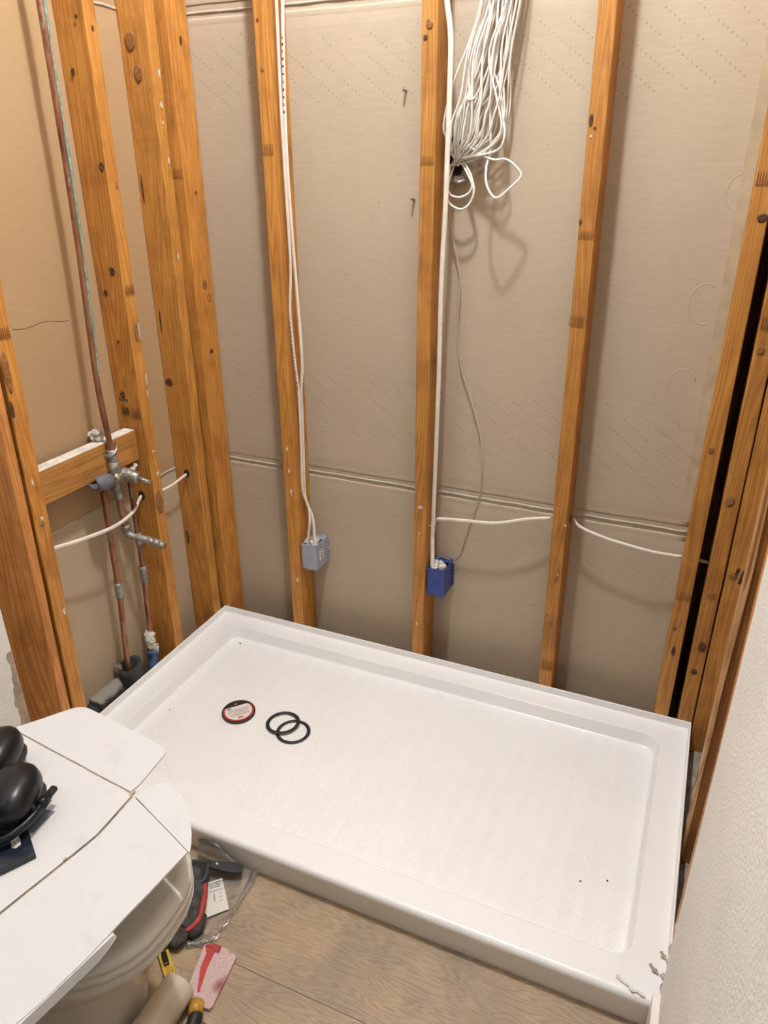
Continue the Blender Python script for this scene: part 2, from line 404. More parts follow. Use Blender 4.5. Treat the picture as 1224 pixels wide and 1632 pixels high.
def add_bevel(o, w, seg=2):
    bm = bmesh.new(); bm.from_mesh(o.data)
    ed = [e for e in bm.edges if len(e.link_faces) == 2 and e.calc_face_angle(0) > 0.5]
    bmesh.ops.bevel(bm, geom=ed, offset=w, segments=seg, profile=0.6, affect='EDGES', clamp_overlap=True)
    bm.to_mesh(o.data); bm.free()
def crom(pts, n=6):
    P = [Vector(p) for p in pts]; P = [P[0] * 2 - P[1]] + P + [P[-1] * 2 - P[-2]]; out = []
    for i in range(1, len(P) - 2):
        for k in range(n):
            t = k / n; a, b, c, d = P[i - 1], P[i], P[i + 1], P[i + 2]
            out.append(0.5 * ((2 * b) + (c - a) * t + (2 * a - 5 * b + 4 * c - d) * t * t + (3 * b - a - 3 * c + d) * t ** 3))
    out.append(P[-2]); return out
def sweep(pts, rx, ry=None, seg=8, ref=None, taper=None):
    ry = ry or rx; P = [Vector(p) for p in pts]; rings = []; prev = None
    for i, p in enumerate(P):
        t = (P[min(i + 1, len(P) - 1)] - P[max(i - 1, 0)])
        t = t.normalized() if t.length > 1e-9 else Vector((0, 0, 1))
        r = Vector(ref) if ref else (prev if prev else (Vector((0, 0, 1)) if abs(t.z) < 0.9 else Vector((1, 0, 0))))
        u = (r - t * r.dot(t))
        u = u.normalized() if u.length > 1e-6 else t.orthogonal().normalized()
        v = t.cross(u); prev = u
        k = taper(i / (len(P) - 1)) if taper else 1
        rings.append([p + u * (rx * k * math.cos(a)) + v * (ry * k * math.sin(a)) for a in (2 * math.pi * j / seg for j in range(seg))])
    return rings
def rrect(x0, x1, y0, y1, r, z, seg=6):
    out = []
    for cx, cy, a0 in ((x1 - r, y1 - r, 0), (x0 + r, y1 - r, 90), (x0 + r, y0 + r, 180), (x1 - r, y0 + r, 270)):
        for k in range(seg + 1):
            a = math.radians(a0 + 90 * k / seg); out.append(Vector((cx + r * math.cos(a), cy + r * math.sin(a), z)))
    return out
def bar(name, mat, lo, hi, parent=None, bevel=0.0, **kw):
    b = MB(); b.box(lo, hi); return b.build(name, mat, parent, bevel=bevel, **kw)
def frame_on(origin, normal, up):
    n = Vector(normal).normalized(); u = Vector(up); u = (u - n * u.dot(n)).normalized(); r = u.cross(n)
    m4 = Matrix((r, u, n)).transposed().to_4x4(); m4.translation = Vector(origin); return m4
def cable(name, pts, mat, rx, ry=None, parent=None, seg=8, n=6, ref=None, **kw):
    b = MB(); b.tube(crom(pts, n), rx, ry, seg, True, ref); return b.build(name, mat, parent, True, **kw)

# ------------------------------------------------------------------ studs
def stud(parent, lo, hi, top_shift=(0, 0), mat=None, label=None, wob=0.0009, seed=0, n=26):
    """a rough sawn stud: rounded corners, slightly wandering edges, optional lean"""
    (x0, y0, z0), (x1, y1, z1) = lo, hi; rings = []; top_shift = [v * (z1 - z0) / 2.44 for v in top_shift]
    for i in range(n + 1):
        t = i / n; z = z0 + (z1 - z0) * t; sx, sy = top_shift[0] * t, top_shift[1] * t
        r = rrect(x0 + sx, x1 + sx, y0 + sy, y1 + sy, 0.0028, z, 2); q = []
        for k, p in enumerate(r):
            g = k // 3
            d = noise.noise_vector(Vector((seed * 3.7 + g * 11.3, z * 3.1, g * 5.1))) * wob + noise.noise_vector(Vector((seed + g * 7.7, z * 16.0, 1.3))) * wob * 0.6
            q.append(Vector((p.x + d.x, p.y + d.y, z)))
        rings.append(q)
    b = MB(); b.loops(rings)
    o = b.build('stud', mat or M['stud'], parent, True, label=label)
    bm = bmesh.new(); bm.from_mesh(o.data)
    for e in bm.edges:
        if len(e.link_faces) == 2 and e.calc_face_angle(0) > 0.35: e.smooth = False
    bm.to_mesh(o.data); bm.free()
    return o
def sub_inv(o):          # sub-parts of parts keep world coordinates too
    PINV[o.name] = Matrix.Translation(-o.parent.location) if o.parent else Matrix.Identity(4)
    PINV[o.name] = Matrix.Identity(4)
def knot(st, origin, normal, w, h, mat='knot'):
    """oval knot standing a hair proud of the stud face"""
    mtx = frame_on(Vector(origin) + Vector(normal) * 0.0004, normal, (0, 0, 1)); b = MB(); rnd = random.Random(hash((round(origin[0] * 999), round(origin[2] * 999))))
    ph = rnd.random() * 6
    R = [[mtx @ Vector((w * k * math.cos(a) * (1 + 0.12 * math.sin(3 * a + ph)), h * k * math.sin(a) * (1 + 0.1 * math.sin(2 * a + ph)), z)) for a in (2 * math.pi * j / 12 for j in range(12))] for k, z in ((1, 0.0), (0.85, 0.0006), (0.45, 0.0008), (0.15, 0.0003))]
    b.loops(R, True); b.build('knot', M[mat], st, True)
def finger_joint(st, origin, normal, w, h, n=7):
    mtx = frame_on(Vector(origin) + Vector(normal) * 0.0008, normal, (0, 0, 1)); b = MB(); d = w / n
    for i in range(n):
        x = -w / 2 + d * (i + 0.5)
        b.prism([(x - d * 0.22, -h / 2), (x + d * 0.22, -h / 2), (x + d * 0.10, h / 2), (x - d * 0.10, h / 2)], 0, 0.0004, mtx)
    b.box((-w / 2, -h / 2 - 0.0012, 0), (w / 2, -h / 2, 0.0004), mtx)
    b.build('finger_joint', M['joint'], st)
def ring_stamp(st, origin, normal, r, bars=True):
    mtx = frame_on(Vector(origin) + Vector(normal) * 0.0008, normal, (0, 0, 1)); b = MB()
    R = []
    for rr, z in ((r, 0), (r, 0.0003), (r * 0.84, 0.0003), (r * 0.84, 0)):
        R.append([mtx @ Vector((rr * math.cos(a), rr * 1.15 * math.sin(a), z)) for a in (2 * math.pi * j / 18 for j in range(18))])
    b.loops(R, False)
    if bars:
        for k in (-0.4, -0.1, 0.25): b.box((r * k, -r * 0.4, 0), (r * (k + 0.14), r * 0.4, 0.0003), mtx)
    b.build('ink_stamp', M['ink'], st)

HT = 2.95           # ceiling above the flange
SB = FZ             # stud feet

# ------------------------------------------------------------------ setting: floor
floor = empty('floor', (0.75, -1.5, FZ), kind='structure')
bar('slab', M['concrete'], (-0.6, -3.2, FZ - 0.14), (2.0, 0.7, FZ - 0.006), floor)
PW, PL = 0.21, 1.22
row = 0; y1 = -0.805
while y1 > -3.1:
    y0 = y1 - PW; xs = 0.0127 - [0.72, 0.76, 0.55, 0.1][row % 4] * PL
    while xs < 1.514:
        a, b_ = max(xs, 0.0127), min(xs + PL, 1.514)
        if b_ - a > 0.02:
            bar('plank', M['plank'], (a + 0.0004, y0 + 0.0004, FZ - 0.006), (b_ - 0.0004, y1 - 0.0004, FZ), floor, bevel=0.0009)
        xs += PL
    y1 = y0; row += 1

# ------------------------------------------------------------------ setting: back wall
wb = empty('wall_back', (0.7, 0.09, FZ), kind='structure')
def sheets(parent, axis, mats, lo, hi, pos, zs):
    """one drywall sheet per course, tapered long edges, paper face at `pos`"""
    for (z0, z1), mt in zip(zs, mats):
        b = MB(); prof = [(0.0, z0 + 0.0), (0.0012, z0 + 0.045), (0.0012, z1 - 0.045), (0.0, z1 - 0.0)]
        pr = [(-0.0022, z0 + 0.0015), (-0.0022 + 0.0022, z0 + 0.05), (0, z1 - 0.05), (-0.0022, z1 - 0.0015), (-0.0127, z1 - 0.001), (-0.0127, z0 + 0.001)]
        R = []
        for e in (lo, hi):
            R.append([Vector((e, pos - d, z)) if axis == 'x' else Vector((pos + d, e, z)) for d, z in pr])
        b.loops(R); b.build('drywall_sheet', mt, parent)
SEAM1, SEAM2 = 0.522, 1.742
zs = [(FZ + 0.005, SEAM1), (SEAM1, SEAM2), (SEAM2, HT)]
sheets(wb, 'x', [M['paper_back']] * 3, -0.089, 1.452, 0.089, zs)
# squeezed out joint compound along the seams
for z in (SEAM1, SEAM2):
    pts = []
    for i in range(60):
        x = -0.085 + 1.51 * i / 59
        pts.append((x, 0.0905 + 0.0006 * math.sin(i * 1.7), z + 0.0005 * math.sin(i * 0.9 + z * 5)))
    b = MB(); b.tube(pts, 0.0035, 0.0030, 6); b.build('joint_bead', M['bead'], wb, True)
    for dz in (-0.022, 0.024):
        b = MB(); b.tube([(p[0], 0.0906, p[2] + dz + 0.001 * math.sin(p[0] * 9)) for p in pts], 0.010, 0.0008, 6, ref=(0, 0, 1)); b.build('tape_ridge', M['paper_back'], wb, True)
bar('dark_gap_board', M['stud_dark'], (1.40, 0.30, FZ), (1.80, 0.32, HT), wb)  # dark board added so the gap between the studs looks black
SC = {}
SC['A'] = stud(wb, (0.273, 0.0, SB), (0.311, 0.089, HT), (0.002, 0), label='wall stud with two white cables stapled to its right side', seed=1)
SC['B'] = stud(wb, (0.699, 0.0, SB), (0.737, 0.089, HT), (0.006, 0), label='middle wall stud beside the hanging wire bundle', seed=2)
SC['C'] = stud(wb, (1.1015, 0.0, SB), (1.1395, 0.089, HT), (-0.030, 0), label='wall stud crossed by the sagging white cable', seed=3)
SC['D'] = stud(wb, (1.4245, 0.0, SB), (1.4625, 0.089, HT), (0.0, 0), label='wall stud left of the black gap', seed=4)
SC['E'] = stud(wb, (1.4868, 0.0, SB), (1.5245, 0.089, HT), (0.0, 0), label='wall stud right of the black gap, with round knots', seed=5)
SC['K'] = stud(wb, (-0.020, 0.0, SB), (0.018, 0.086, HT), (0.008, 0), label='back wall stud in the left corner', seed=6)
for s in SC.values(): PINV[s.name] = Matrix.Identity(4)
NY = (0, -1, 0)
for s, x, z, w_, h_, mt in (('D', 1.452, 1.285, .010, .009, 'knot'), ('D', 1.444, 0.215, .005, .014, 'knot'), ('D', 1.441, 0.78, .006, .008, 'knot_soft'), ('D', 1.437, 0.285, .004, .007, 'knot_soft'),
                            ('C', 1.089, 1.47, .004, .012, 'knot'), ('C', 1.098, 1.455, .003, .003, 'knot'), ('C', 1.088, 1.27, .003, .006, 'knot'), ('C', 1.118, 0.36, .005, .005, 'knot_soft'), ('C', 1.105, 0.24, .004, .004, 'knot_soft'), ('C', 1.12, 0.215, .0025, .0025, 'knot'), ('C', 1.106, 1.24, .003, .005, 'knot_soft'),
                            ('E', 1.503, 0.66, .010, .012, 'knot_soft'), ('E', 1.506, 0.40, .009, .011, 'knot_soft'), ('E', 1.510, 0.245, .010, .016, 'knot'), ('E', 1.503, 0.165, .008, .009, 'knot'), ('E', 1.500, 1.02, .008, .010, 'knot_soft'),
                            ('B', 0.722, 1.665, .008, .011, 'knot_soft'), ('B', 0.713, 1.640, .005, .006, 'knot'), ('B', 0.715, 0.19, .0025, .003, 'knot'), ('A', 0.287, 1.70, .003, .004, 'knot'), ('A', 0.292, 1.60, .005, .006, 'knot_soft'), ('A', 0.296, 0.86, .003, .004, 'knot_soft')):
    knot(SC[s], (x, -0.0008, z), NY, w_, h_, mt)
for s, x, z, w_, h_, mt in (('K', 0.0275, 1.68, .008, .010, 'knot'), ('K', 0.0245, 1.32, .006, .007, 'knot'), ('K', 0.022, 0.88, .016, .006, 'knot')):
    knot(SC[s], (x - 0.0008, 0.045, z), (1, 0, 0), w_ * .6, h_, mt)
finger_joint(SC['A'], (0.2925, -0.0005, 1.425), NY, 0.034, 0.022)
finger_joint(SC['C'], (1.1005, -0.0005, 1.055), NY, 0.034, 0.022)
finger_joint(SC['C'], (1.1185, -0.0005, 0.075), NY, 0.034, 0.030, 6)
finger_joint(SC['C'], (1.1035, -0.0005, 1.245), NY, 0.034, 0.014, 8)
finger_joint(SC['B'], (0.7225, -0.0005, 1.398), NY, 0.034, 0.016)
finger_joint(SC['D'], (1.4435, -0.0005, 0.385), NY, 0.034, 0.020, 6)
finger_joint(SC['D'], (1.4435, -0.0005, 1.36), NY, 0.034, 0.024, 7)
finger_joint(SC['E'], (1.5055, -0.0005, 1.02 + 0.06), NY, 0.034, 0.028, 6)
finger_joint(SC['K'], (0.0055, -0.0005, 1.37), NY, 0.030, 0.020, 6)
ring_stamp(SC['K'], (0.0245, 0.040, 1.075), (1, 0, 0), 0.011)
ring_stamp(SC['K'], (0.0240, 0.056, 1.035), (1, 0, 0), 0.009, False)
ring_stamp(SC['B'], (0.7425, 0.030, 0.92), (1, 0, 0), 0.008, False)
# adhesive smear, embossed glue rings and scrape marks on the paper
bar('adhesive_smear', M['glue'], (1.400, 0.0886, 0.62), (1.428, 0.0892, 1.75), wb)
for gx, gz, gr in ((1.372, 1.095, 0.036), (1.352, 0.905, 0.030), (1.405, 1.33, 0.030)):
    b = MB(); b.tube([(gx + gr * math.cos(a), 0.0895, gz + 1.25 * gr * math.sin(a)) for a in (math.radians(20 + 11 * j) for j in range(26))], 0.0007, 0.0035, 6, True, (0, 1, 0)); b.build('glue_ridge', M['paper_back'], wb, True)
for gx, gz, gh in ((0.580, 1.255, 0.030), (0.582, 1.46, 0.016), (0.995, 1.02, 0.012), (0.575, 1.17, 0.010), (0.30 + 0.15, 1.05, 0.006)):
    b = MB(); b.prism([(-0.0012, -gh), (0.0010, -gh * 0.8), (0.0014, gh), (-0.0008, gh * 0.9)], 0, 0.0004, frame_on((gx, 0.0889, gz), (0, -1, 0), (0, 0, 1))); b.build('scrape_mark', M['bead'], wb)
# drywall screws that missed the studs
for i, (x, z) in enumerate(((0.632, 1.547), (0.656, 1.308), (0.876, 1.556))):
    b = MB(); b.tube([(x, 0.089, z), (x, 0.082, z + 0.001), (x, 0.075, z + 0.002), (x, 0.070, z + 0.003)], 0.0022, None, 8, True, None, lambda t: 1.15 - 0.5 * t)
    for k in range(4):
        y = 0.087 - k * 0.0045; b.tube([(x, y, z + 0.0005 * k), (x, y - 0.0015, z + 0.0005 * k)], 0.0032, None, 8)
    b.build('drywall_screw', M['screw'], wb, True)
# wire opening for the bundle: added black ring round a disc painted as shade
b = MB()
R = []
for rr, y in ((0.040, 0.0885), (0.039, 0.081), (0.034, 0.080), (0.032, 0.0885)):
    R.append([Vector((0.762 + rr * 0.62 * math.cos(a), y, 1.405 + rr * 1.1 * math.sin(a) * (1 + 0.08 * math.sin(5 * a)))) for a in (2 * math.pi * j / 20 for j in range(20))])
b.loops(R, False); b.build('added_hole_ring', M['blacksoft'], wb, True)
b = MB(); b.loops([[Vector((0.762 + 0.033 * k * 0.62 * math.cos(a), y, 1.405 + 0.033 * k * 1.1 * math.sin(a))) for a in (2 * math.pi * j / 16 for j in range(16))] for k, y in ((1, 0.0878), (0.98, 0.0868), (0.6, 0.0862))]); b.build('wire_hole_shade', M['hole'], wb)  # closed dark disc, painted shade in place of a real opening
b = MB(); b.box((0.765, 0.070, 1.345), (0.792, 0.087, 1.362)); b.tube([(0.762, 0.07, 1.352), (0.78, 0.062, 1.348), (0.795, 0.07, 1.354)], 0.004); b.build('crimp_clip', M['steel'], wb, bevel=0.002)
# torn paper beside the opening
b = MB(); pts = []
for k in range(14):
    a = 2 * math.pi * k / 14; rr = 0.024 * (1 + 0.3 * math.sin(3 * a + 1) + 0.2 * math.sin(5 * a)); pts.append((0.832 + rr * 0.9 * math.cos(a), 1.392 + rr * math.sin(a)))
b.add([Vector((x, 0.0882, z)) for x, z in pts] + [Vector((x, 0.0894, z)) for x, z in pts], [tuple(range(14))] + [(i, (i + 1) % 14, 14 + (i + 1) % 14, 14 + i) for i in range(14)])
b.build('torn_patch', M['card_raw'], wb)

# ------------------------------------------------------------------ setting: left wall
wl = empty('wall_left', (-0.05, -0.8, FZ), kind='structure')
sheets(wl, 'y', [M['paper_plain'], M['paper_left'], M['paper_left']], -0.655, 0.089, -0.089, zs)
for z in (SEAM1, SEAM2):
    pts = [(-0.0905, -0.65 + 0.735 * i / 40, z + 0.0012 * math.sin(i * 1.1)) for i in range(41)]
    b = MB(); b.tube(pts, 0.0035, 0.003, 6); b.build('joint_bead', M['bead'], wl, True)
LS = {}
LS['L0'] = stud(wl, (-0.089, -0.692, SB), (0.0, -0.650, HT), (0, 0.046), label='narrow stud face left of the valve block', seed=11, wob=0.0015)
LS['LW'] = stud(wl, (-0.225, -0.722, SB), (-0.0035, -0.6965, HT), (0, 0.046), mat=M['stud_wide'], label='wide rough brown board at the left edge beside the torn wall', seed=14, wob=0.0012)
for v in LS['LW'].data.vertices: v.co.y += 0.62 * v.co.x  # board skewed to face the downlight, so its broad side comes out brighter
LS['L1'] = stud(wl, (-0.089, -0.272, SB), (0.0, -0.234, HT), (0, 0.016), label='knotty stud right of the copper riser', seed=12, wob=0.0018)
LS['L2'] = stud(wl, (-0.089, -0.062, SB), (0.0, -0.024, HT), (0, 0.016), label='left wall stud nearest the corner, with a cable hole', seed=13, wob=0.0016)
for s in LS.values(): PINV[s.name] = Matrix.Identity(4)
PX = (1, 0, 0)
for s, x, y, z, w_, h_, nrm, mt in (('L1', -0.055, -0.2638, 1.585, .006, .008, NY, 'knot'), ('L1', -0.014, -0.2625, 1.385, .009, .012, NY, 'knot'), ('L1', -0.030, -0.2640, 1.145, .009, .012, NY, 'knot'),
                                    ('L1', -0.062, -0.2645, 1.09, .007, .008, NY, 'knot'), ('L1', -0.058, -0.2660, 0.82, .009, .009, NY, 'knot'), ('L1', -0.045, -0.2650, 0.965, .004, .005, NY, 'knot'), ('L1', -0.02, -0.2645, 1.69, .005, .004, NY, 'knot'),
                                    ('L1', 0.0007, -0.240, 1.67, .004, .006, PX, 'knot'), ('L1', 0.0007, -0.236, 1.345, .004, .010, PX, 'knot_soft'), ('L1', 0.0007, -0.243, 0.99, .006, .028, PX, 'knot_soft'), ('L1', 0.0007, -0.252, 0.50, .014, .04, PX, 'knot_soft'),
                                    ('L2', -0.042, -0.0535, 1.60, .012, .020, NY, 'knot_soft'), ('L2', -0.070, -0.0555, 0.80, .014, .013, NY, 'knot'), ('L2', -0.055, -0.0525, 1.67, .016, .022, NY, 'knot_soft'), ('L2', -0.072, -0.0615, 0.28, .005, .028, NY, 'knot'),
                                    ('L2', -0.075, -0.054, 1.33, .003, .035, NY, 'knot'), ('L2', -0.072, -0.056, 0.98, .003, .035, NY, 'knot'),
                                    ('L0', 0.0007, -0.662, 0.98, .009, .045, PX, 'knot_soft'), ('L0', 0.0007, -0.658, 0.61, .006, .007, PX, 'knot_soft'), ('L0', 0.0007, -0.670, 0.90, .005, .02, PX, 'knot')):
    knot(LS[s], (x, y - (0.0002 if nrm is NY else 0), z), nrm, w_, h_, mt)
finger_joint(LS['L1'], (0.0009, -0.246, 1.10), PX, 0.034, 0.022, 7)
finger_joint(LS['L0'], (0.0014, -0.650, 1.065), PX, 0.034, 0.022, 7)
finger_joint(LS['L1'], (-0.018, -0.2675, 0.772), NY, 0.030, 0.03, 6)
# stencilled grade stamp above the blocking
mtx = frame_on((-0.055, -0.2688, 0.775), NY, (0, 0, 1)); b = MB()
for k in range(5): b.box((-0.012 + k * 0.005, -0.012, 0), (-0.0093 + k * 0.005, 0.012 - 0.003 * (k % 3), 0.0003), mtx)
for k in range(4): b.box((-0.016 + k * 0.008, 0.026, 0), (-0.011 + k * 0.008, 0.034, 0.0003), mtx)
b.build('ink_stamp', M['ink'], LS['L1'])
# white paint splashes on stud edges
def splash(st, x, y, z, w_, h_, nrm=PX):
    mtx = frame_on((x, y, z), nrm, (0, 0, 1)); b = MB(); ph = x * 77 + z * 31
    P = [(0.62 * w_ * (1 + 0.3 * math.sin(3 * a + ph) + 0.25 * math.sin(5 * a + 2 * ph)) * math.cos(a), 0.75 * h_ * (1 + 0.3 * math.sin(4 * a + ph * 2)) * math.sin(a)) for a in (2 * math.pi * j / 12 for j in range(12))]
    b.prism(P, -0.0005, 0.0012, mtx); b.build('paint_splash', M['whitepaint'], st)
for a in ((0.0006, -0.024, 1.60, .004, .012), (0.0006, -0.030, 1.53, .005, .010), (0.0006, -0.032, 1.49, .004, .006), (0.0006, -0.026, 1.40, .003, .010), (0.0006, -0.034, 1.16, .004, .010)): splash(LS['L2'], *a)
for a in ((0.0006, -0.232, 0.86, .003, .02), (0.0006, -0.234, 0.82, .003, .012), (0.0006, -0.245, 0.655, .010, .003), (0.0006, -0.24, 0.585, .008, .008), (0.0006, -0.232, 0.99, .002, .03)): splash(LS['L1'], *a)
for a in ((0.0006, -0.656, 0.625, .006, .006), (0.0006, -0.660, 0.72, .004, .012), (0.0006, -0.652, 0.36, .005, .012)): splash(LS['L0'], *a)
for x, z, w_, h_ in ((0.720, 0.505, .010, .006), (0.718, 0.42, .004, .004), (0.715, 0.11, .004, .005)): splash(SC['B'], x, -0.0006, z, w_, h_, NY)
for x, z, w_, h_ in ((0.292, 0.62, .004, .008), (0.297, 0.48, .005, .014), (0.300, 0.17, .006, .010), (0.294, 0.55, .003, .01)): splash(SC['A'], x, -0.0006, z, w_, h_, NY)
for x, z, w_, h_ in ((1.128, 0.525, .004, .005), (1.122, 0.375, .004, .003), (1.092, 1.44, .003, .004)): splash(SC['C'], x, -0.0006, z, w_, h_, NY)
# blocking between the studs with an old painted top
blk = bar('blocking', M['stud_h'], (-0.068, -0.650, 0.636), (-0.030, -0.270, 0.722), wl, bevel=0.002, label='horizontal wood block behind the shower valve')
PINV[blk.name] = Matrix.Identity(4)
bar('paint_strip', M['whitepaint'], (-0.067, -0.646, 0.7222), (-0.031, -0.272, 0.7240), blk, bevel=0.0005)
b = MB()
for k in range(9):
    a = k * 2.4; c = Vector((-0.062 + 0.012 * math.cos(a), -0.385 + 0.02 * math.sin(a * 1.3), 0.733 + 0.008 * (k % 3)))
    b.loops([[c + Vector((0.011 * math.sin(th) * math.cos(f), 0.012 * math.sin(th) * math.sin(f), 0.009 * math.cos(th))) for f in (2 * math.pi * j / 7 for j in range(7))] for th in (0.3, 0.9, 1.6, 2.3, 2.9)])
b.build('mortar_lump', M['plaster'], blk)
# painted drywall in front of the studs on the toilet side
pl = bar('painted_drywall', M['paint'], (0.0, -3.1, FZ + 0.004), (0.0127, -0.828, HT), wl, label='white textured drywall with a torn edge')
PINV[pl.name] = Matrix.Identity(4)
b = MB(); pts = [(-0.829, 0.36)]; z = 0.36
while z > 0.02:
    pts.append((-0.838 - 0.010 * random.random() - 0.010 * min(1, (0.36 - z) * 6), z)); z -= 0.008 + 0.014 * random.random()
pts.append((-0.829, 0.02)); n_ = len(pts)
b.add([Vector((0.0126, y, z)) for y, z in pts] + [Vector((0.0134, y, z)) for y, z in pts], [tuple(range(n_)), tuple(range(n_, 2 * n_))] + [(i, (i + 1) % n_, n_ + (i + 1) % n_, n_ + i) for i in range(n_)])
b.build('torn_paper_edge', M['card_raw'], pl)
# pencil crack on the left sheet
b = MB(); b.tube([(-0.0893, -0.549 + 0.173 * i / 12, 1.047 - 0.004 * math.sin(i * 0.7) - 0.0005 * i) for i in range(13)], 0.0011, 0.0005, 5); b.build('paper_crack', M['hole'], wl)

# ------------------------------------------------------------------ setting: right wall
wr = empty('wall_right', (1.58, -0.8, FZ), kind='structure')
RS = {}
RS['RC'] = stud(wr, (1.528, 0.004, SB), (1.620, 0.042, HT), label='right wall stud in the corner with a black ink mark', seed=21)
RS['R2'] = stud(wr, (1.533, -0.392, SB), (1.622, -0.354, HT), mat=M['stud_dark'], label='dark stud with a pale worn front edge', seed=22, wob=0.0022)
RS['R3'] = stud(wr, (1.5245, -0.700, SB), (1.612, -0.652, HT), label='stud behind the edge of the textured wall', seed=23, wob=0.0016)
for s in RS.values(): PINV[s.name] = Matrix.Identity(4)
NX = (-1, 0, 0)
# pale planed strip on the front of the dark stud, chipped near its foot
b = MB(); R = []
for i in range(25):
    z = SB + 0.02 + (HT - SB - 0.02) * i / 24; a = 0.0012 * math.sin(i * 2.1)
    ch = 0.0075 + 0.0025 * math.sin(i * 1.3) - (0.004 if i < 3 else 0)
    R.append([Vector((1.5313, -0.3545, z)), Vector((1.5313, -0.3945 + ch * .6 + a, z)), Vector((1.5325 + ch, -0.3948, z)), Vector((1.5335 + ch, -0.3915, z)), Vector((1.5345, -0.3545, z))])
b.loops(R); b.build('worn_edge', M['pale'], RS['R2'])
for y, z, w_, h_ in ((-0.372, 0.055, .008, .028), (-0.375, -0.015, .007, .022), (-0.370, 0.14, .006, .03), (-0.374, -0.065, .008, .012)): knot(RS['R2'], (1.5312, y, z), NX, w_, h_, 'knot')
knot(RS['R2'], (1.575, -0.3935, 0.39), NY, .012, .02, 'knot'); knot(RS['R2'], (1.60, -0.3935, 0.62), NY, .010, .014, 'knot')
ring_stamp(RS['RC'], (1.545, 0.0030, 0.462), NY, 0.009)
mtx = frame_on((1.566, 0.0026, 0.475), NY, (0, 0, 1)); b = MB(); b.prism([(-.008, -.03), (.002, -.026), (.012, .022), (.003, .026), (-.004, 0)], 0, .0004, mtx); b.prism([(-.018, -.004), (-.011, -.002), (-.009, .014), (-.016, .012)], 0, .0004, mtx); b.build('ink_mark', M['ink'], RS['RC'])
bar('backing', M['paper_plain'], (1.625, -3.1, FZ), (1.638, 0.30, HT), wr)
bar('sole_plate', M['concrete'], (1.545, -0.760, FZ - 0.006), (1.622, 0.30, FZ + 0.002), wr)
# textured drywall, ragged edge
b = MB(); R = []
for i in range(61):
    z = FZ + 0.004 + (HT - FZ - 0.004) * i / 60
    rag = 0.0035 * noise.noise(Vector((0, 3.3, z * 22))) + 0.003 * noise.noise(Vector((5, 3.3, z * 60)))
    y = -0.790 + rag
    R.append([Vector((1.5110, -3.1, z)), Vector((1.5110, y - 0.002, z)), Vector((1.5125, y, z)), Vector((1.5237, y + 0.001, z)), Vector((1.5237, -3.1, z))])
b.loops(R)
pr = b.build('painted_drywall', M['paint'], wr, label='white textured drywall at the right edge')
PINV[pr.name] = Matrix.Identity(4)
# chewed plaster sticking out of the edge near the pan
rnd = random.Random(5)
def lump(b, c, r, rnd, seg=6, sq=(1, 1, 1)):
    c = Vector(c); R = []
    for th in (0.35, 0.95, 1.57, 2.2, 2.8):
        R.append([c + Vector((sq[0] * r * math.sin(th) * math.cos(f), sq[1] * r * math.sin(th) * math.sin(f), sq[2] * r * math.cos(th))) * (0.7 + 0.6 * rnd.random()) for f in (2 * math.pi * j / seg for j in range(seg))])
    b.loops(R)
b = MB()
for k in range(11):
    z = -0.045 + 0.012 * k * rnd.random() + 0.01 * k
    lump(b, (1.512 + 0.006 * rnd.random(), -0.787 + 0.006 * rnd.random(), z + 0.02), 0.0045 + 0.004 * rnd.random(), rnd)
b.build('plaster_crumble', M['plaster'], pr)
tag(bar('baseboard_right', M['trim'], (1.4955, -3.1, FZ), (1.5108, -0.820, 0.022), bevel=0.003), kind='structure')
# ceiling and the wall behind the viewer
tag(bar('ceiling', M['ceil'], (-0.3, -3.2, HT), (1.9, 0.4, HT + 0.05)), kind='structure')

# ------------------------------------------------------------------ shower pan
pan = empty('shower_pan', (0.762, -0.407, FZ), 'white acrylic shower pan with raised rim and ribbed floor', 'shower pan')
LZ = -0.022; PF = -0.815; W = 1.524
b = MB()
b.loops([rrect(0.002, W - 0.002, PF + 0.006, -0.002, 0.006, FZ, 5), rrect(0.001, W - 0.001, PF + 0.001, -0.001, 0.006, -0.045, 5), rrect(0.001, W - 0.001, PF, -0.001, 0.007, -0.034, 5),
         rrect(0.002, W - 0.002, PF + 0.003, -0.002, 0.008, -0.027, 5), rrect(0.006, W - 0.006, PF + 0.008, -0.006, 0.008, -0.0230, 5), rrect(0.011, W - 0.011, PF + 0.014, -0.011, 0.008, LZ, 5),
         rrect(0.072, 1.456, -0.744, -0.067, 0.045, LZ, 5), rrect(0.0732, 1.4548, -0.7428, -0.0682, 0.0445, LZ - 0.0005, 5), rrect(0.0745, 1.4535, -0.7415, -0.0695, 0.043, LZ - 0.0020, 5),
         rrect(0.083, 1.445, -0.733, -0.078, 0.036, -0.0535, 5), rrect(0.0855, 1.4425, -0.7305, -0.0805, 0.034, -0.0565, 5), rrect(0.0885, 1.4395, -0.7275, -0.0835, 0.032, -0.0575, 5)], False)
basin = b.build('basin', [M['pan']], pan, True); basin.modifiers.new('wn', 'WEIGHTED_NORMAL').weight = 100
b = MB(); b.loops([rrect(0.0885, 1.4395, -0.7275, -0.0835, 0.032, -0.0575, 5), rrect(0.110, 1.418, -0.706, -0.105, 0.02, -0.0577, 5), rrect(0.25, 1.30, -0.56, -0.24, 0.02, -0.0580, 5), rrect(0.5, 1.0, -0.45, -0.36, 0.02, -0.0582, 5)], False)
n_ = len(b.v) // 4; b.f.append(tuple(range(3 * n_, 4 * n_)))
b.build('ribbed_floor', M['pan_tread'], pan, True)
b = MB()                                        # thin upstand along left, back and right
T = 0.0045
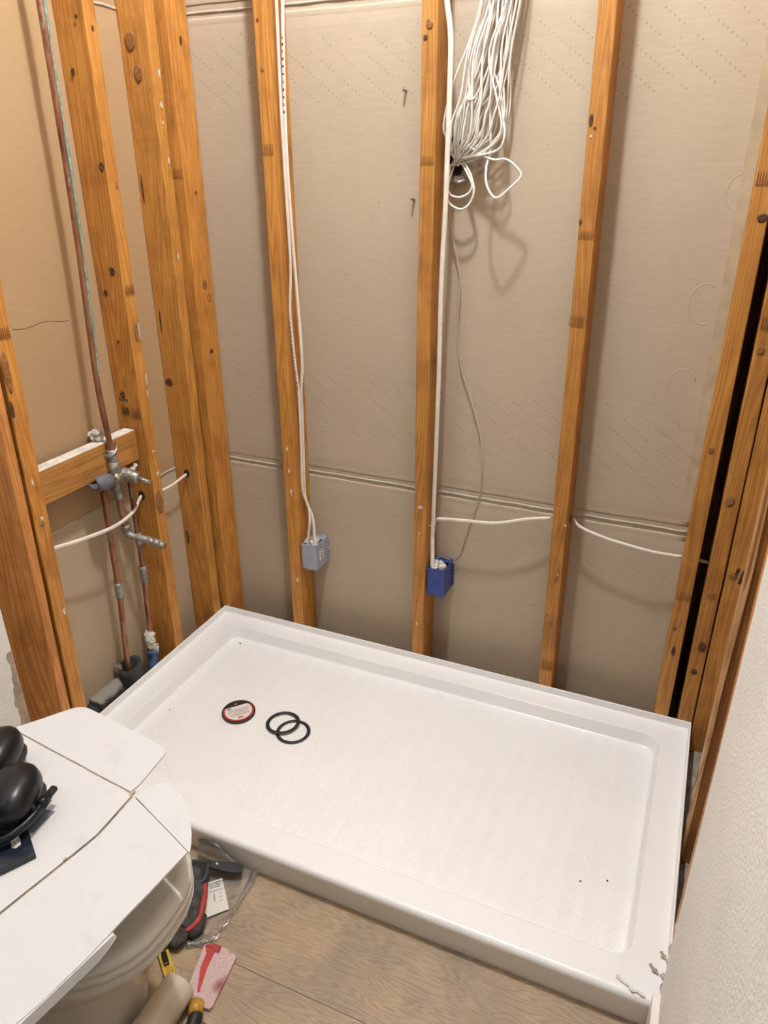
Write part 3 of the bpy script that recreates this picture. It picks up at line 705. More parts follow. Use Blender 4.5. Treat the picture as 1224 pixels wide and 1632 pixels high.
prof = [(0, -0.030), (0, -0.001), (0.001, 0.0), (T - 0.001, 0.0), (T, -0.001), (T + 0.0008, -0.0195), (T + 0.0018, -0.0214), (T + 0.004, LZ + 0.0002), (T + 0.004, -0.030)]
path = [((0.0, PF + 0.012), (1, 0)), ((0.0, 0.0), (1, -1)), ((W, 0.0), (-1, -1)), ((W, PF + 0.012), (-1, 0))]
b.loops([[Vector((p[0] + d * q[0], p[1] + d * q[1], z)) for d, z in prof] for p, q in path], True)
fl = b.build('flange', M['pan'], pan, False); add_bevel(fl, 0.0008, 1)
# grit left on the pan
for i, (x, y, r) in enumerate(((1.385, -0.55, .0022), (1.33, -0.575, .0020), (0.12, -0.105, .003), (0.128, -0.108, .0025), (0.122, -0.47, .0018))):
    b = MB(); lump(b, (x, y, -0.0574 + r * .4), r, random.Random(i)); lab = ('dark grit speck near the right end of the pan floor', 'grit specks on the right of the pan') if i < 2 else ('tiny chip of debris along the left end of the pan floor', 'debris chips on the left of the pan')
    b.build('grit_speck', M['ink'] if i != 2 else M['plaster'], None, label=lab[0], cat='debris', group=lab[1])
# peeled strip of caulk on the threshold
b = MB(); b.tube(crom([(1.432, -0.786, LZ + .0024), (1.446, -0.795, LZ + .0028), (1.455, -0.797, LZ + .0026), (1.462, -0.804, LZ + .003), (1.474, -0.803, LZ + .0026), (1.486, -0.807, LZ + .002)], 6), 0.0015, 0.0042, 8, ref=(0, 0, 1), taper=lambda t: 0.65 + 0.2 * math.sin(t * 23) + 0.15 * math.sin(t * 51))
b.build('caulk_peel', M['leaflet'], None, True, label='peeled strip of old caulk on the pan threshold', cat='debris')
for i, (x, y, sx, an) in enumerate(((1.4985, -0.748, .014, .7), (1.512, -0.712, .010, .9))):
    b = MB(); mt4 = Matrix.Translation((x, y, LZ + 0.003)) @ Matrix.Rotation(-an, 4, 'Z') @ Matrix.Rotation(0.15, 4, 'Y'); b.box((-sx, -.0025, -.002), (sx * .6, .0025, .001), mt4); b.box((-sx * .2, -.006, -.002), (sx * .2, .004, .002), mt4)
    b.build('drywall_scrap', M['card_raw'], None, bevel=0.0006, label=('larger brown paper scrap on the pan corner by the baseboard' if i == 0 else 'smaller brown paper scrap on the right rim of the pan'), cat='debris')

# ------------------------------------------------------------------ things lying in the pan
PFZ = -0.0579
tin = empty('round_tin', (0.317, -0.402, PFZ), 'round dark tin with red-edged white label lying in the pan', 'tin')
def disc_rings(cx, cy, prof, seg=40): return [[Vector((cx + r * math.cos(a), cy + r * math.sin(a), z)) for a in (2 * math.pi * j / seg for j in range(seg))] for r, z in prof]
cx, cy = 0.317, -0.402
b = MB(); b.loops(disc_rings(cx, cy, [(0.046, PFZ), (0.0485, PFZ + .001), (0.0485, PFZ + .0075), (0.0475, PFZ + .009), (0.0455, PFZ + .009), (0.045, PFZ + .0082)])); b.build('tin_body', M['tin'], tin, False)
def clipped(r, cut, ang, n=40):
    """disc with a chord cut away on the side facing direction ang"""
    out = []
    for j in range(n):
        a = 2 * math.pi * j / n; p = Vector((r * math.cos(a), r * math.sin(a))); d = Vector((math.cos(ang), math.sin(ang)))
        k = p.dot(d)
        if k > cut: p -= d * (k - cut)
        out.append((cx + p.x, cy + p.y))
    return out
UP = math.radians(138)                      # away from the reader of the label
b = MB(); b.prism(clipped(0.0445, 0.022, UP), PFZ + .0082, PFZ + .0088); lr = b.build('label_rim', M['red'], tin)
b = MB(); b.prism(clipped(0.0390, 0.0222, UP), PFZ + .0085, PFZ + .0092); lw = b.build('label', M['label_white'], tin)
tm = Matrix.Translation((cx, cy, PFZ + .0092)) @ Matrix.Rotation(UP - math.pi / 2, 4, 'Z')
b = MB(); rnd = random.Random(3)
for r_ in range(9):
    y = 0.008 - r_ * 0.0036; half = math.sqrt(max(0.0001, 0.034 ** 2 - y * y)) * (0.92 if r_ not in (4,) else 0.4); x = -half
    while x < half - 0.002:
        l_ = min(0.002 + 0.005 * rnd.random(), half - x); b.box((x, y - .0007, 0), (x + l_, y + .0007, .0002), tm); x += l_ + 0.0011
b.build('small_print', M['print_grey'], tin)
b = MB()
for k in range(13): b.box((-0.031 + k * 0.00105, 0.0125, 0), (-0.0304 + k * 0.00105 + (k % 3) * 0.00012, 0.0185, .0002), tm)
b.build('barcode', M['ink'], tin)
b = MB(); b.prism([(-.009, -.0325), (.006, -.0325), (.0075, -.0275), (-.0075, -.0275)], 0, .0003, tm); b.build('red_logo_patch', M['red'], tin)
b = MB()
for k in range(3): b.box((-.003 + k * .0024, .031, -.0009), (-.0014 + k * .0024, .0345, -.0005), tm)
b.build('stamped_mark', M['print'], tin)
def gasket(cx, cy, z, tilt, taxis, label):
    m4 = Matrix.Translation((cx, cy, z)) @ Matrix.Rotation(tilt, 4, taxis)
    b = MB(); R = []
    for j in range(49):
        a = 2 * math.pi * j / 48; R.append([m4 @ Vector((r * math.cos(a), r * math.sin(a), h)) for r, h in ((0.0395, 0), (0.0385, .0012), (0.0395, .0028), (0.0475, .0028), (0.0488, .0014), (0.0478, 0))])
    b.loops(R, False); return b.build('rubber_gasket', M['blacksoft'], None, True, label=label, cat='gasket')
gasket(0.503, -0.409, PFZ + 0.0004, 0, (0, 1, 0), 'black rubber ring lying flat, farther from the round tin')
gasket(0.460, -0.392, PFZ + 0.0046, 0.045, (-0.38, -0.92, 0), 'black rubber ring resting on the other ring, nearer the tin')

# ------------------------------------------------------------------ electrical boxes
def elec_box(name, x0, x1, z0, z1, mat, label, sticker):
    e = empty(name, ((x0 + x1) / 2, 0.05, z0), label, 'electrical box'); y0, y1 = 0.010, 0.0885; t = 0.0022
    b = MB()
    b.box((x0, y0, z0), (x1, y0 + t, z1)); b.box((x0, y0 + t, z0), (x0 + t, y1, z1)); b.box((x1 - t, y0 + t, z0), (x1, y1, z1)); b.box((x0 + t, y0 + t, z0), (x1 - t, y1, z0 + t)); b.box((x0 + t, y1 - t, z0 + t), (x1 - t, y1, z1))
    b.box((x0 + t, 0.062, z1 - t), (x1 - t, y1 - t, z1))
    b.box(((x0 + x1) / 2 - 0.002, y0 + t, z1 - 0.006), ((x0 + x1) / 2 + 0.002, 0.062, z1 - 0.001))
    b.build('shell', mat, e, bevel=0.0010)
    b = MB(); cx_, cz_ = (x0 + x1) / 2 - 0.001, (z0 + z1) / 2 - 0.002
    R = [[Vector((cx_ + r * math.cos(a), y, cz_ + r * math.sin(a))) for a in (2 * math.pi * j / 20 for j in range(20))] for r, y in ((0.0085, y0 + .0003), (0.008, y0 - .0010), (0.0055, y0 - .0008), (0.004, y0 + 0.0002), (0.0022, y0 - .0008), (0.0006, y0 - .001))]
    b.loops(R); b.build('boss', mat, e, True)
    for k in range(4):
        xx = x0 + 0.006 + k * 0.0125; b = MB(); b.box((xx, y0 + 0.001, z0 - 0.005 - 0.002 * (k % 2)), (xx + 0.004, y0 + 0.012, z0 + 0.001)); b.build('bottom_fin', mat, e, bevel=0.0006)
    for k in range(7):
        zz = z0 + 0.004 + k * 0.0112; b = MB(); b.box((x1 - 0.001, y1 - 0.010, zz), (x1 + 0.005, y1 - 0.002, zz + 0.004)); b.build('edge_rib', mat, e, bevel=0.0006)
    b = MB(); rnd = random.Random(int(x0 * 1000))
    for k in range(13): lump(b, (x0 + 0.009 + (x1 - x0 - 0.018) * rnd.random(), 0.020 + 0.036 * rnd.random(), z1 - 0.004 + 0.004 * rnd.random()), 0.0095, rnd)
    b.build('stuffing', M['filler'], e)
    b = MB(); b.tube(crom([(x0 + 0.004, 0.070, z1 + 0.001), (x0 + 0.02, 0.078, z1 + 0.006), (x1 - 0.01, 0.074, z1 + 0.004), (x1 + 0.003, 0.082, z1 - 0.006), (x1 + 0.006, 0.084, z1 - 0.012)], 5), 0.0014, None, 6); b.build('clamp_wire', M['steel'], e, True)
    if sticker:
        s = bar('sticker', M['sticker'], (x1, 0.030, z0 + 0.026), (x1 + 0.0006, 0.056, z0 + 0.060), e); PINV[s.name] = Matrix.Identity(4)
        b = MB()
        for k in range(6): b.box((x1 + 0.0006, 0.037, z0 + 0.0315 + k * 0.0040), (x1 + 0.0009, 0.049, z0 + 0.0340 + k * 0.0040 - 0.0006 * (k % 2)))
        b.build('barcode', M['print_grey'], s)
    return e
elec_box('electrical_box', 0.3155, 0.3685, 0.214, 0.302, M['box_grey'], 'pale grey-blue plastic electrical box on the left stud', True)
elec_box('electrical_box', 0.7415, 0.796, 0.218, 0.308, M['box_blue'], 'dark blue plastic electrical box on the middle stud', False)

# ------------------------------------------------------------------ cables
RUN = {
    'cableCD': [(0.746,0.050,0.414), (0.750,0.047,0.447), (0.773,0.039,0.460), (0.841,0.036,0.469), (0.933,0.034,0.479), (1.018,0.039,0.505), (1.080,0.047,0.516)],
    'cableCD2': [(1.139,0.054,0.522), (1.162,0.043,0.507), (1.221,0.039,0.491), (1.287,0.036,0.482), (1.351,0.036,0.475), (1.423,0.047,0.470)],
    'cabA1': [(0.345,0.002,2.94), (0.344,0.0,2.4), (0.343,-0.001,2.0), (0.342,-0.002,1.783), (0.342,-0.002,1.710), (0.339,-0.002,1.544), (0.338,0.000,1.349), (0.337,0.004,1.150), (0.326,0.006,1.017), (0.330,0.010,0.878), (0.334,0.014,0.804), (0.331,0.020,0.727), (0.326,0.024,0.607), (0.322,0.026,0.483), (0.339,0.026,0.430), (0.346,0.018,0.383), (0.335,0.018,0.310), (0.335,0.018,0.296)],
    'cabA2': [(0.350,0.024,2.94), (0.350,0.022,2.4), (0.349,0.021,2.0), (0.348,0.020,1.786), (0.342,0.020,1.663), (0.335,0.020,1.478), (0.336,0.018,1.334), (0.340,0.018,1.181), (0.345,0.020,1.017), (0.346,0.022,0.877), (0.335,0.028,0.801), (0.331,0.032,0.724), (0.326,0.036,0.604), (0.322,0.038,0.478), (0.326,0.038,0.437), (0.350,0.030,0.389), (0.358,0.022,0.312), (0.358,0.022,0.297)],
    'cabB1': [(0.753,0.014,2.94), (0.753,0.013,2.4), (0.753,0.012,2.0), (0.754,0.012,1.752), (0.756,0.012,1.707), (0.767,0.012,1.638), (0.768,0.012,1.530), (0.767,0.012,1.416), (0.766,0.012,1.295), (0.761,0.014,1.167), (0.759,0.016,1.045), (0.758,0.020,0.916), (0.755,0.024,0.778), (0.752,0.028,0.631), (0.748,0.032,0.452), (0.748,0.030,0.391), (0.754,0.020,0.319), (0.755,0.020,0.300)],
    'Lcab': [(-0.020,-0.649,0.530), (-0.020,-0.613,0.522), (-0.010,-0.523,0.509), (-0.010,-0.420,0.497), (-0.020,-0.336,0.502), (-0.040,-0.290,0.512), (-0.045,-0.271,0.518)],
    'Lcab2': [(-0.045,-0.233,0.508), (-0.048,-0.199,0.500), (-0.045,-0.132,0.499), (-0.045,-0.095,0.504), (-0.045,-0.063,0.508)],
}
CA1 = cable('electric_cable', RUN['cabA1'], M['cable'], 0.0042, 0.0026, ref=(1, 0, 0), label='white flat cable in front on the left stud, entering the grey box', cat='cable')
CA2 = cable('electric_cable', RUN['cabA2'], M['cable'], 0.0050, 0.0028, ref=(1, 0, 0), label='white flat cable on the right of the pair, entering the grey box', cat='cable')
cable('electric_cable', RUN['cabB1'], M['cable'], 0.0066, 0.0034, ref=(1, 0, 0), label='thick white cable down the middle stud to the blue box', cat='cable')
cc = cable('electric_cable', RUN['cableCD'], M['cable'], 0.0055, 0.0030, ref=(0, 0, 1), label='white cable branching sideways from the middle stud above the blue box', cat='cable')
cable('electric_cable', RUN['cableCD2'], M['cable'], 0.0048, 0.0030, ref=(0, 0, 1), label='white cable sagging across the rightmost wall bay', cat='cable')
cable('electric_cable', [(1.4628, 0.050, 0.469), (1.475, 0.056, 0.464), (1.4865, 0.060, 0.461)], M['cable'], 0.0045, 0.003, ref=(0, 0, 1), label='short bit of white cable crossing the black gap', cat='cable')
cable('electric_cable', RUN['Lcab'], M['cable'], 0.0058, 0.0034, ref=(0, 0, 1), label='white cable sagging in front of the copper pipes', cat='cable')
cable('electric_cable', RUN['Lcab2'], M['cable'], 0.0050, 0.0034, ref=(0, 0, 1), label='short dusty cable entering the hole in the corner stud', cat='cable')
def drill(parent, origin, normal, r):
    m4 = frame_on(Vector(origin) + Vector(normal) * 0.0006, normal, (0, 0, 1)); b = MB(); b.prism([(r * math.cos(2 * math.pi * j / 14), r * 1.35 * math.sin(2 * math.pi * j / 14)) for j in range(14)], -.001, .0004, m4); b.build('drilled_hole_shade', M['hole'], parent)  # flat dark disc on the stud, painted shade of a bored hole
drill(LS['L1'], (-0.045, -0.2680, 0.520), NY, 0.011); drill(LS['L2'], (-0.045, -0.0590, 0.510), NY, 0.010)
drill(SC['C'], (1.1325, 0.040, 0.527), PX, 0.008)
def staple(x, y, z, wd, parent, lab):
    b = MB(); b.tube([(x - wd, y + .004, z), (x - wd, y - .0045, z), (x + wd, y - .0045, z), (x + wd, y + .004, z)], 0.0013, None, 6); b.build('cable_staple', M['steel'], parent, label=lab)
PINV[SC['A'].name] = Matrix.Identity(4)
staple(0.3225, 0.0195, 0.482, 0.006, SC['A'], 'steel staple over the cable pair'); staple(0.7475, 0.0265, 0.440, 0.0075, SC['B'], 'steel staple above the blue box')
# printed legend on the cables
def legend(o, key, za, zb, step, rx):
    P = crom(RUN[key], 12); b = MB(); z = za
    while z > zb:
        i = min(range(len(P)), key=lambda q: abs(P[q].z - z)); p = P[i]
        if int(z / step) % 7: b.box((p.x - rx * 0.35, p.y - 0.00325, p.z - step * 0.33), (p.x + rx * 0.30, p.y - 0.0023, p.z + step * 0.33))
        z -= step
    b.build('printed_legend', M['print_grey'], o)
legend(CA1, 'cabA1', 1.00, 0.80, 0.0075, 0.0042); legend(CA2, 'cabA2', 1.66, 1.50, 0.0075, 0.0050)

# ------------------------------------------------------------------ bundle of thin wires
GB = 'thin white wires in the hanging bundle'
rnd = random.Random(11)
for i in range(30):
    s = (i + 0.5) / 30 + rnd.uniform(-0.03, 0.03); d = rnd.uniform(0, 1)
    cl = lambda v: min(1.0, max(0.0, v))
    st, sm, sb_ = cl(s + rnd.uniform(-0.15, 0.15)), cl(s + rnd.uniform(-0.30, 0.30)), cl(s + rnd.uniform(-0.22, 0.22))
    xt = 0.832 + 0.080 * st; yt = 0.018 + 0.052 * d; y2 = 0.010 + 0.058 * d
    x1 = 0.808 + 0.086 * sm; x2 = 0.776 + 0.118 * sb_
    zl = 1.428 + 0.045 * (1 - sb_) * rnd.random() + 0.025 * rnd.random()
    hx, hz = 0.752 + 0.020 * rnd.random(), 1.385 + 0.035 * rnd.random()
    xm = x1 * 0.45 + x2 * 0.55 + rnd.uniform(-0.004, 0.006)
    pts = [(xt + 0.03, 0.03 + 0.05 * d, 2.94), (xt + 0.02, yt, 2.3), (xt + 0.010, yt, 1.97), (xt, yt, 1.74), (x1, y2, 1.61), (xm, y2, 1.525), (x2, y2, zl + 0.035), (x2 - 0.010 * (0.3 + sb_), y2 + 0.004, zl), (x2 * 0.5 + hx * 0.5, (y2 + 0.06) / 2, (zl + hz) / 2 - 0.006 - 0.008 * sb_), (hx + 0.006, 0.064, hz), (hx, 0.084, hz + 0.004)]
    cable('bundle_wire', pts, M['wire'], 0.0023, n=5, seg=6, label='thin ivory wire hanging in the bundle by the middle stud', cat='wire', group=GB)
TH = {
 'loop1': ('ivory wire with the big loop sticking out right of the bundle', [(0.765,0.080,1.412), (0.780,0.058,1.419), (0.797,0.052,1.431), (0.830,0.037,1.413), (0.873,0.021,1.397), (0.906,0.014,1.397), (0.930,0.014,1.382), (0.943,0.014,1.362), (0.920,0.006,1.337), (0.892,-0.001,1.317), (0.867,0.006,1.343), (0.859,0.021,1.379), (0.864,0.030,1.422), (0.859,0.029,1.517), (0.870,0.037,1.637), (0.870,0.052,1.751), (0.880,0.050,1.95), (0.888,0.055,2.3), (0.900,0.060,2.940)]),
 'loop2': ('ivory wire making the larger loop below the opening', [(0.772,0.078,1.398), (0.793,0.059,1.391), (0.816,0.044,1.363), (0.827,0.037,1.329), (0.817,0.037,1.302), (0.798,0.037,1.290), (0.774,0.038,1.297), (0.758,0.047,1.314), (0.755,0.063,1.349), (0.762,0.078,1.383)]),
 'loop3': ('ivory wire making the smaller loop below the opening', [(0.768,0.079,1.394), (0.787,0.062,1.388), (0.809,0.047,1.363), (0.821,0.041,1.341), (0.810,0.041,1.323), (0.786,0.041,1.316), (0.763,0.047,1.324), (0.752,0.061,1.349), (0.755,0.078,1.387)]),
 'outer': ('ivory wire sweeping round the right side of the bundle', [(0.915,0.060,2.940), (0.900,0.055,2.3), (0.890,0.050,1.95), (0.880,0.056,1.751), (0.876,0.040,1.636), (0.879,0.030,1.541), (0.891,0.024,1.484), (0.899,0.017,1.447), (0.890,0.017,1.420), (0.859,0.024,1.409), (0.813,0.040,1.403), (0.775,0.056,1.401), (0.765,0.080,1.400)]),
 'left': ('ivory wire bowing out behind the thick cable left of the bundle', [(0.850,0.060,2.940), (0.842,0.056,2.3), (0.836,0.053,1.95), (0.831,0.050,1.741), (0.804,0.040,1.639), (0.780,0.034,1.580), (0.762,0.032,1.532), (0.750,0.034,1.482), (0.748,0.036,1.459), (0.752,0.046,1.441), (0.758,0.080,1.417)]),
}
for k, (lab, pts) in TH.items():
    cable('bundle_wire', pts, M['wire'], 0.0026, n=7, seg=8, label=lab, cat='wire', group='looping ivory wires at the wall opening')
cable('thin_wire', [(0.757,0.080,1.352), (0.758,0.066,1.293), (0.768,0.070,1.221), (0.788,0.075,1.131), (0.786,0.080,1.004), (0.799,0.080,0.897), (0.833,0.080,0.806), (0.865,0.078,0.703), (0.871,0.082,0.571), (0.858,0.084,0.491), (0.837,0.084,0.416), (0.820,0.086,0.338), (0.806,0.0868,0.316)], M['beigewire'], 0.0016, seg=6, n=7, label='single thin beige wire trailing down to the blue box', cat='wire')

# ------------------------------------------------------------------ shower valve plumbing
pb = empty('shower_plumbing', (-0.03, -0.40, FZ), 'old copper shower pipes with brass mixing valve on the left wall', 'plumbing')
def pipe(name, pts, r, mat, n=6, seg=12): b = MB(); b.tube(crom(pts, n), r, None, seg); o = b.build(name, M[mat], pb, True); PINV[o.name] = Matrix.Identity(4); return o
riser = pipe('riser_pipe', [(-0.008, -0.372, 2.94), (-0.009, -0.373, 2.4), (-0.0095, -0.3735, 2.0), (-0.010, -0.374, 1.70), (-0.012, -0.378, 1.30), (-0.016, -0.392, 0.91), (-0.017, -0.386, 0.75), (-0.017, -0.384, 0.675)], 0.0080, 'copper')
b = MB(); b.tube(crom([(-0.001, -0.3685, 2.3), (-0.003, -0.3690, 1.70), (-0.0045, -0.3735, 1.30), (-0.008, -0.385, 1.0), (-0.0095, -0.3905, 0.90)], 14), 0.0034, 0.0044, 6, True, None, lambda t: 0.8 + 0.35 * math.sin(t * 47) * math.sin(t * 19)); b.build('verdigris_streak', M['verdigris'], riser, True)
hot = pipe('hot_pipe', [(-0.030, -0.424, 0.60), (-0.030, -0.427, 0.50), (-0.030, -0.430, 0.41), (-0.030, -0.432, 0.29), (-0.032, -0.440, 0.16), (-0.034, -0.446, 0.05), (-0.036, -0.448, -0.03)], 0.0085, 'copper')
cold = pipe('cold_pipe', [(-0.034, -0.316, 0.60), (-0.034, -0.318, 0.50), (-0.034, -0.320, 0.38), (-0.034, -0.323, 0.28), (-0.034, -0.330, 0.18), (-0.034, -0.336, 0.10), (-0.032, -0.345, 0.04), (-0.026, -0.362, -0.06)], 0.0085, 'copper')
sp = pipe('spout_pipe', [(-0.028, -0.376, 0.60), (-0.028, -0.374, 0.52), (-0.026, -0.370, 0.458)], 0.0085, 'copper')
b = MB(); b.tube(crom([(-0.026, -0.371, 0.470), (-0.024, -0.370, 0.450), (-0.012, -0.366, 0.440), (0.010, -0.359, 0.434), (0.030, -0.352, 0.428), (0.072, -0.334, 0.410)], 6), 0.0098, None, 14); el = b.build('spout_elbow', M['solder'], pb, True); PINV[el.name] = Matrix.Identity(4)
for q_, r_ in (([(0.026, -0.3535, 0.4295), (0.034, -0.350, 0.426)], 0.0118), ([(0.042, -0.347, 0.423), (0.060, -0.339, 0.4155)], 0.0112), ([(-0.0255, -0.371, 0.474), (-0.0255, -0.371, 0.462)], 0.0125)):
    b = MB(); b.tube(q_, r_, None, 14); b.build('coupling', M['solder'], el, True)
b = MB(); b.tube([(0.0725, -0.3338, 0.4098), (0.0732, -0.3335, 0.4095)], 0.0072, None, 12); b.build('pipe_mouth_shade', M['hole'], el)  # dark disc over the closed end, painted shade of the pipe bore
for par, pts, r in ((hot, [(-0.030, -0.4315, 0.318), (-0.030, -0.432, 0.268)], 0.0112), (cold, [(-0.034, -0.3215, 0.315), (-0.034, -0.324, 0.262)], 0.0115), (cold, [(-0.034, -0.3192, 0.425), (-0.034, -0.3200, 0.385)], 0.0105), (riser, [(-0.017, -0.384, 0.705), (-0.017, -0.384, 0.66)], 0.0125), (sp, [(-0.028, -0.3755, 0.585), (-0.028, -0.375, 0.555)], 0.0115)):
    b = MB(); b.tube([pts[0], tuple((a * .8 + c * .2) for a, c in zip(*pts)), tuple((a * .2 + c * .8) for a, c in zip(*pts)), pts[1]], r, None, 14); b.build('coupling', M['solder'], par, True)
# lumpy soldered joint and blue tape low on the cold pipe
b = MB(); rnd = random.Random(9)
for k in range(7): lump(b, (-0.032 + rnd.uniform(-.004, .004), -0.340 + rnd.uniform(-.008, .006), 0.085 - k * 0.010), 0.015, rnd, 8)
b.build('crusty_joint', M['plaster'], cold)
b = MB(); b.tube(crom([(-0.030, -0.346, 0.030), (-0.026, -0.352, 0.0), (-0.016, -0.366, -0.035), (-0.008, -0.380, -0.070)], 5), 0.0175, 0.0145, 12, True, None, lambda t: 1 + 0.10 * math.sin(t * 17)); b.build('blue_tape', M['tape_blue'], cold, True)
# valve body
b = MB()
b.tube([(-0.028, -0.440, 0.620), (-0.026, -0.420, 0.621), (-0.024, -0.400, 0.621), (-0.024, -0.375, 0.620), (-0.024, -0.345, 0.616), (-0.024, -0.318, 0.612)], 0.016, None, 14, True, None, lambda t: 1 + 0.18 * math.sin(t * 18))
b.tube([(-0.017, -0.384, 0.672), (-0.020, -0.382, 0.640), (-0.026, -0.377, 0.610), (-0.028, -0.376, 0.585)], 0.0150, None, 12)
vb = b.build('valve_body', M['brass'], pb, True); PINV[vb.name] = Matrix.Identity(4)
b = MB(); b.tube([(-0.030, -0.352, 0.622), (-0.012, -0.348, 0.620), (0.000, -0.345, 0.618), (0.014, -0.341, 0.613), (0.020, -0.339, 0.611)], 0.0205, None, 16, True, None, lambda t: 1 - 0.25 * t); b.build('bonnet', M['brass'], vb, True)
b = MB(); b.tube([(0.016, -0.340, 0.612), (0.030, -0.334, 0.606), (0.052, -0.325, 0.598)], 0.0058, None, 10); b.build('stem', M['brass'], vb, True)
b = MB(); b.tube([(0.051, -0.3254, 0.5984), (0.053, -0.3246, 0.5976)], 0.0062, None, 10); b.build('stem_tip', M['joint'], vb)
rnd = random.Random(4); b = MB()
for k in range(9): lump(b, (-0.010 + rnd.uniform(-.008, .010), -0.405 + 0.011 * k + rnd.uniform(-.004, .004), 0.637 + rnd.uniform(-.006, .005)), 0.0065, rnd)
b.build('plaster_crust', M['plaster'], vb)
# grey half-round guard on the hot side
b = MB(); R = []
for i in range(9):
    t = i / 8; y = -0.470 + 0.062 * t; s = 0.55 + 0.55 * math.sin(math.pi * (0.15 + 0.75 * t))
    R.append([Vector((-0.012 + 0.030 * s * math.cos(a), y - 0.006 * math.cos(a), 0.632 + 0.024 * s * math.sin(a) + 0.010 * (1 - t))) for a in [math.pi * (0.35 - 1.25 * j / 9) for j in range(10)]] + [Vector((-0.012 + 0.026 * s * math.cos(a), y - 0.006 * math.cos(a), 0.632 + 0.020 * s * math.sin(a) + 0.010 * (1 - t))) for a in [math.pi * (0.35 - 1.25 * j / 9) for j in range(9, -1, -1)]])
b.loops(R); b.build('plastic_guard', M['rubber_grey'], vb, True)
# pipe strap on the riser
b = MB(); b.tube(crom([(-0.030, -0.355, 0.712), (-0.014, -0.366, 0.712), (-0.0065, -0.382, 0.702), (-0.012, -0.396, 0.692), (-0.030, -0.400, 0.690)], 5), 0.0012, 0.0055, 6, ref=(0, 1, 0)); b.build('pipe_strap', M['steel'], riser, True)

# insulated drain stub on the floor of the left bay
fo = empty('foam_insulation', (-0.07, -0.46, FZ), 'dusty black foam pipe insulation lying in the left wall cavity', 'insulation')
b = MB(); b.tube(crom([(-0.076, -0.562, -0.052), (-0.074, -0.52, -0.050), (-0.070, -0.47, -0.046), (-0.062, -0.425, -0.042)], 5), 0.036, None, 18, True, None, lambda t: 1 + 0.03 * math.sin(t * 21)); b.build('horizontal_sleeve', M['foam_dusty'], fo, True)
b = MB(); R = []
for z, r in ((-0.095, 0.036), (-0.03, 0.037), (0.02, 0.036), (0.036, 0.035), (0.038, 0.030), (0.034, 0.021), (-0.02, 0.019)):
    R.append([Vector((-0.036 + r * math.cos(a), -0.436 + r * math.sin(a) * 0.95, z + 0.012 * math.cos(a - 1.2) * (1 if z > 0 else 0))) for a in (2 * math.pi * j / 20 for j in range(20))])
b.loops(R); b.build('upright_sleeve', M['foam'], fo, True)
b = MB(); rnd = random.Random(2); lump(b, (-0.070, -0.452, 0.022), 0.014, rnd, 8, (1, 1, 1.3)); b.build('loose_chunk', M['solder'], fo)
b = MB(); b.tube([(-0.078, -0.580, -0.062), (-0.077, -0.560, -0.058)], 0.030, None, 14); b.build('pipe_end', M['foam'], fo, True)
rnd = random.Random(21)
for i in range(26):
    x, y = (rnd.uniform(-0.07, -0.008), rnd.uniform(-0.215, -0.075)) if i < 17 else (rnd.uniform(-0.028, -0.008), rnd.uniform(-0.315, -0.283))
    r = rnd.uniform(0.005, 0.013); b = MB(); lump(b, (x, y, FZ - 0.006 + r * 0.65), r, rnd, 6, (1.3, 1.1, 0.8))
    b.build('rubble_crumb', M['concrete'] if i % 3 else M['plaster'], None, label='crumb of mortar rubble on the floor between the left studs', cat='debris', group='rubble in the left wall cavity')
cable('wire_scrap', [(-0.035, -0.150, -0.090), (-0.020, -0.155, -0.055), (-0.012, -0.150, -0.030), (-0.020, -0.138, -0.012), (-0.034, -0.128, -0.008)], M['screw'], 0.0014, seg=6, label='bent bit of tie wire sticking out of the rubble', cat='wire')

# ------------------------------------------------------------------ toilet
TY = -1.215
to = empty('toilet', (0.36, TY, FZ), 'bone-coloured toilet under the white cardboard', 'toilet')
def egg(x0, x1, hw, z, n=36, sq=0.42, cy=TY, p=2.0):
    """egg plan: blunt at x0, long rounded nose at x1"""
    xm = x0 + (x1 - x0) * sq; out = []
    for j in range(n):
        a = 2 * math.pi * j / n; c, s = math.cos(a), math.sin(a)
        c = math.copysign(abs(c) ** (2 / p), c); s = math.copysign(abs(s) ** (2 / p * 0.95), s)
        out.append(Vector((xm + ((x1 - xm) if c > 0 else (xm - x0)) * c, cy + hw * s, z)))
    return out
b = MB(); b.loops([egg(0.10, 0.606, 0.136, FZ, p=3.2), egg(0.10, 0.606, 0.136, FZ + 0.012, p=3.2), egg(0.11, 0.600, 0.128, FZ + 0.022, p=3.2), egg(0.13, 0.604, 0.126, 0.03, p=3.0), egg(0.15, 0.618, 0.130, 0.095, p=2.7), egg(0.17, 0.630, 0.137, 0.118, p=2.5), egg(0.18, 0.646, 0.144, 0.130, p=2.4), egg(0.20, 0.690, 0.163, 0.180, p=2.4), egg(0.21, 0.732, 0.174, 0.228, p=2.4), egg(0.215, 0.764, 0.180, 0.268, p=2.4), egg(0.217, 0.768, 0.181, 0.282, p=2.4), egg(0.222, 0.762, 0.176, 0.288, p=2.4)])
b.build('bowl', M['porcelain'], to, True)
b = MB(); b.loops([egg(0.225, 0.762, 0.176, 0.2895, p=2.4), egg(0.222, 0.768, 0.180, 0.293, p=2.4), egg(0.222, 0.768, 0.180, 0.303, p=2.4), egg(0.226, 0.763, 0.176, 0.308, p=2.4)]); b.build('seat', M['seat'], to, True)
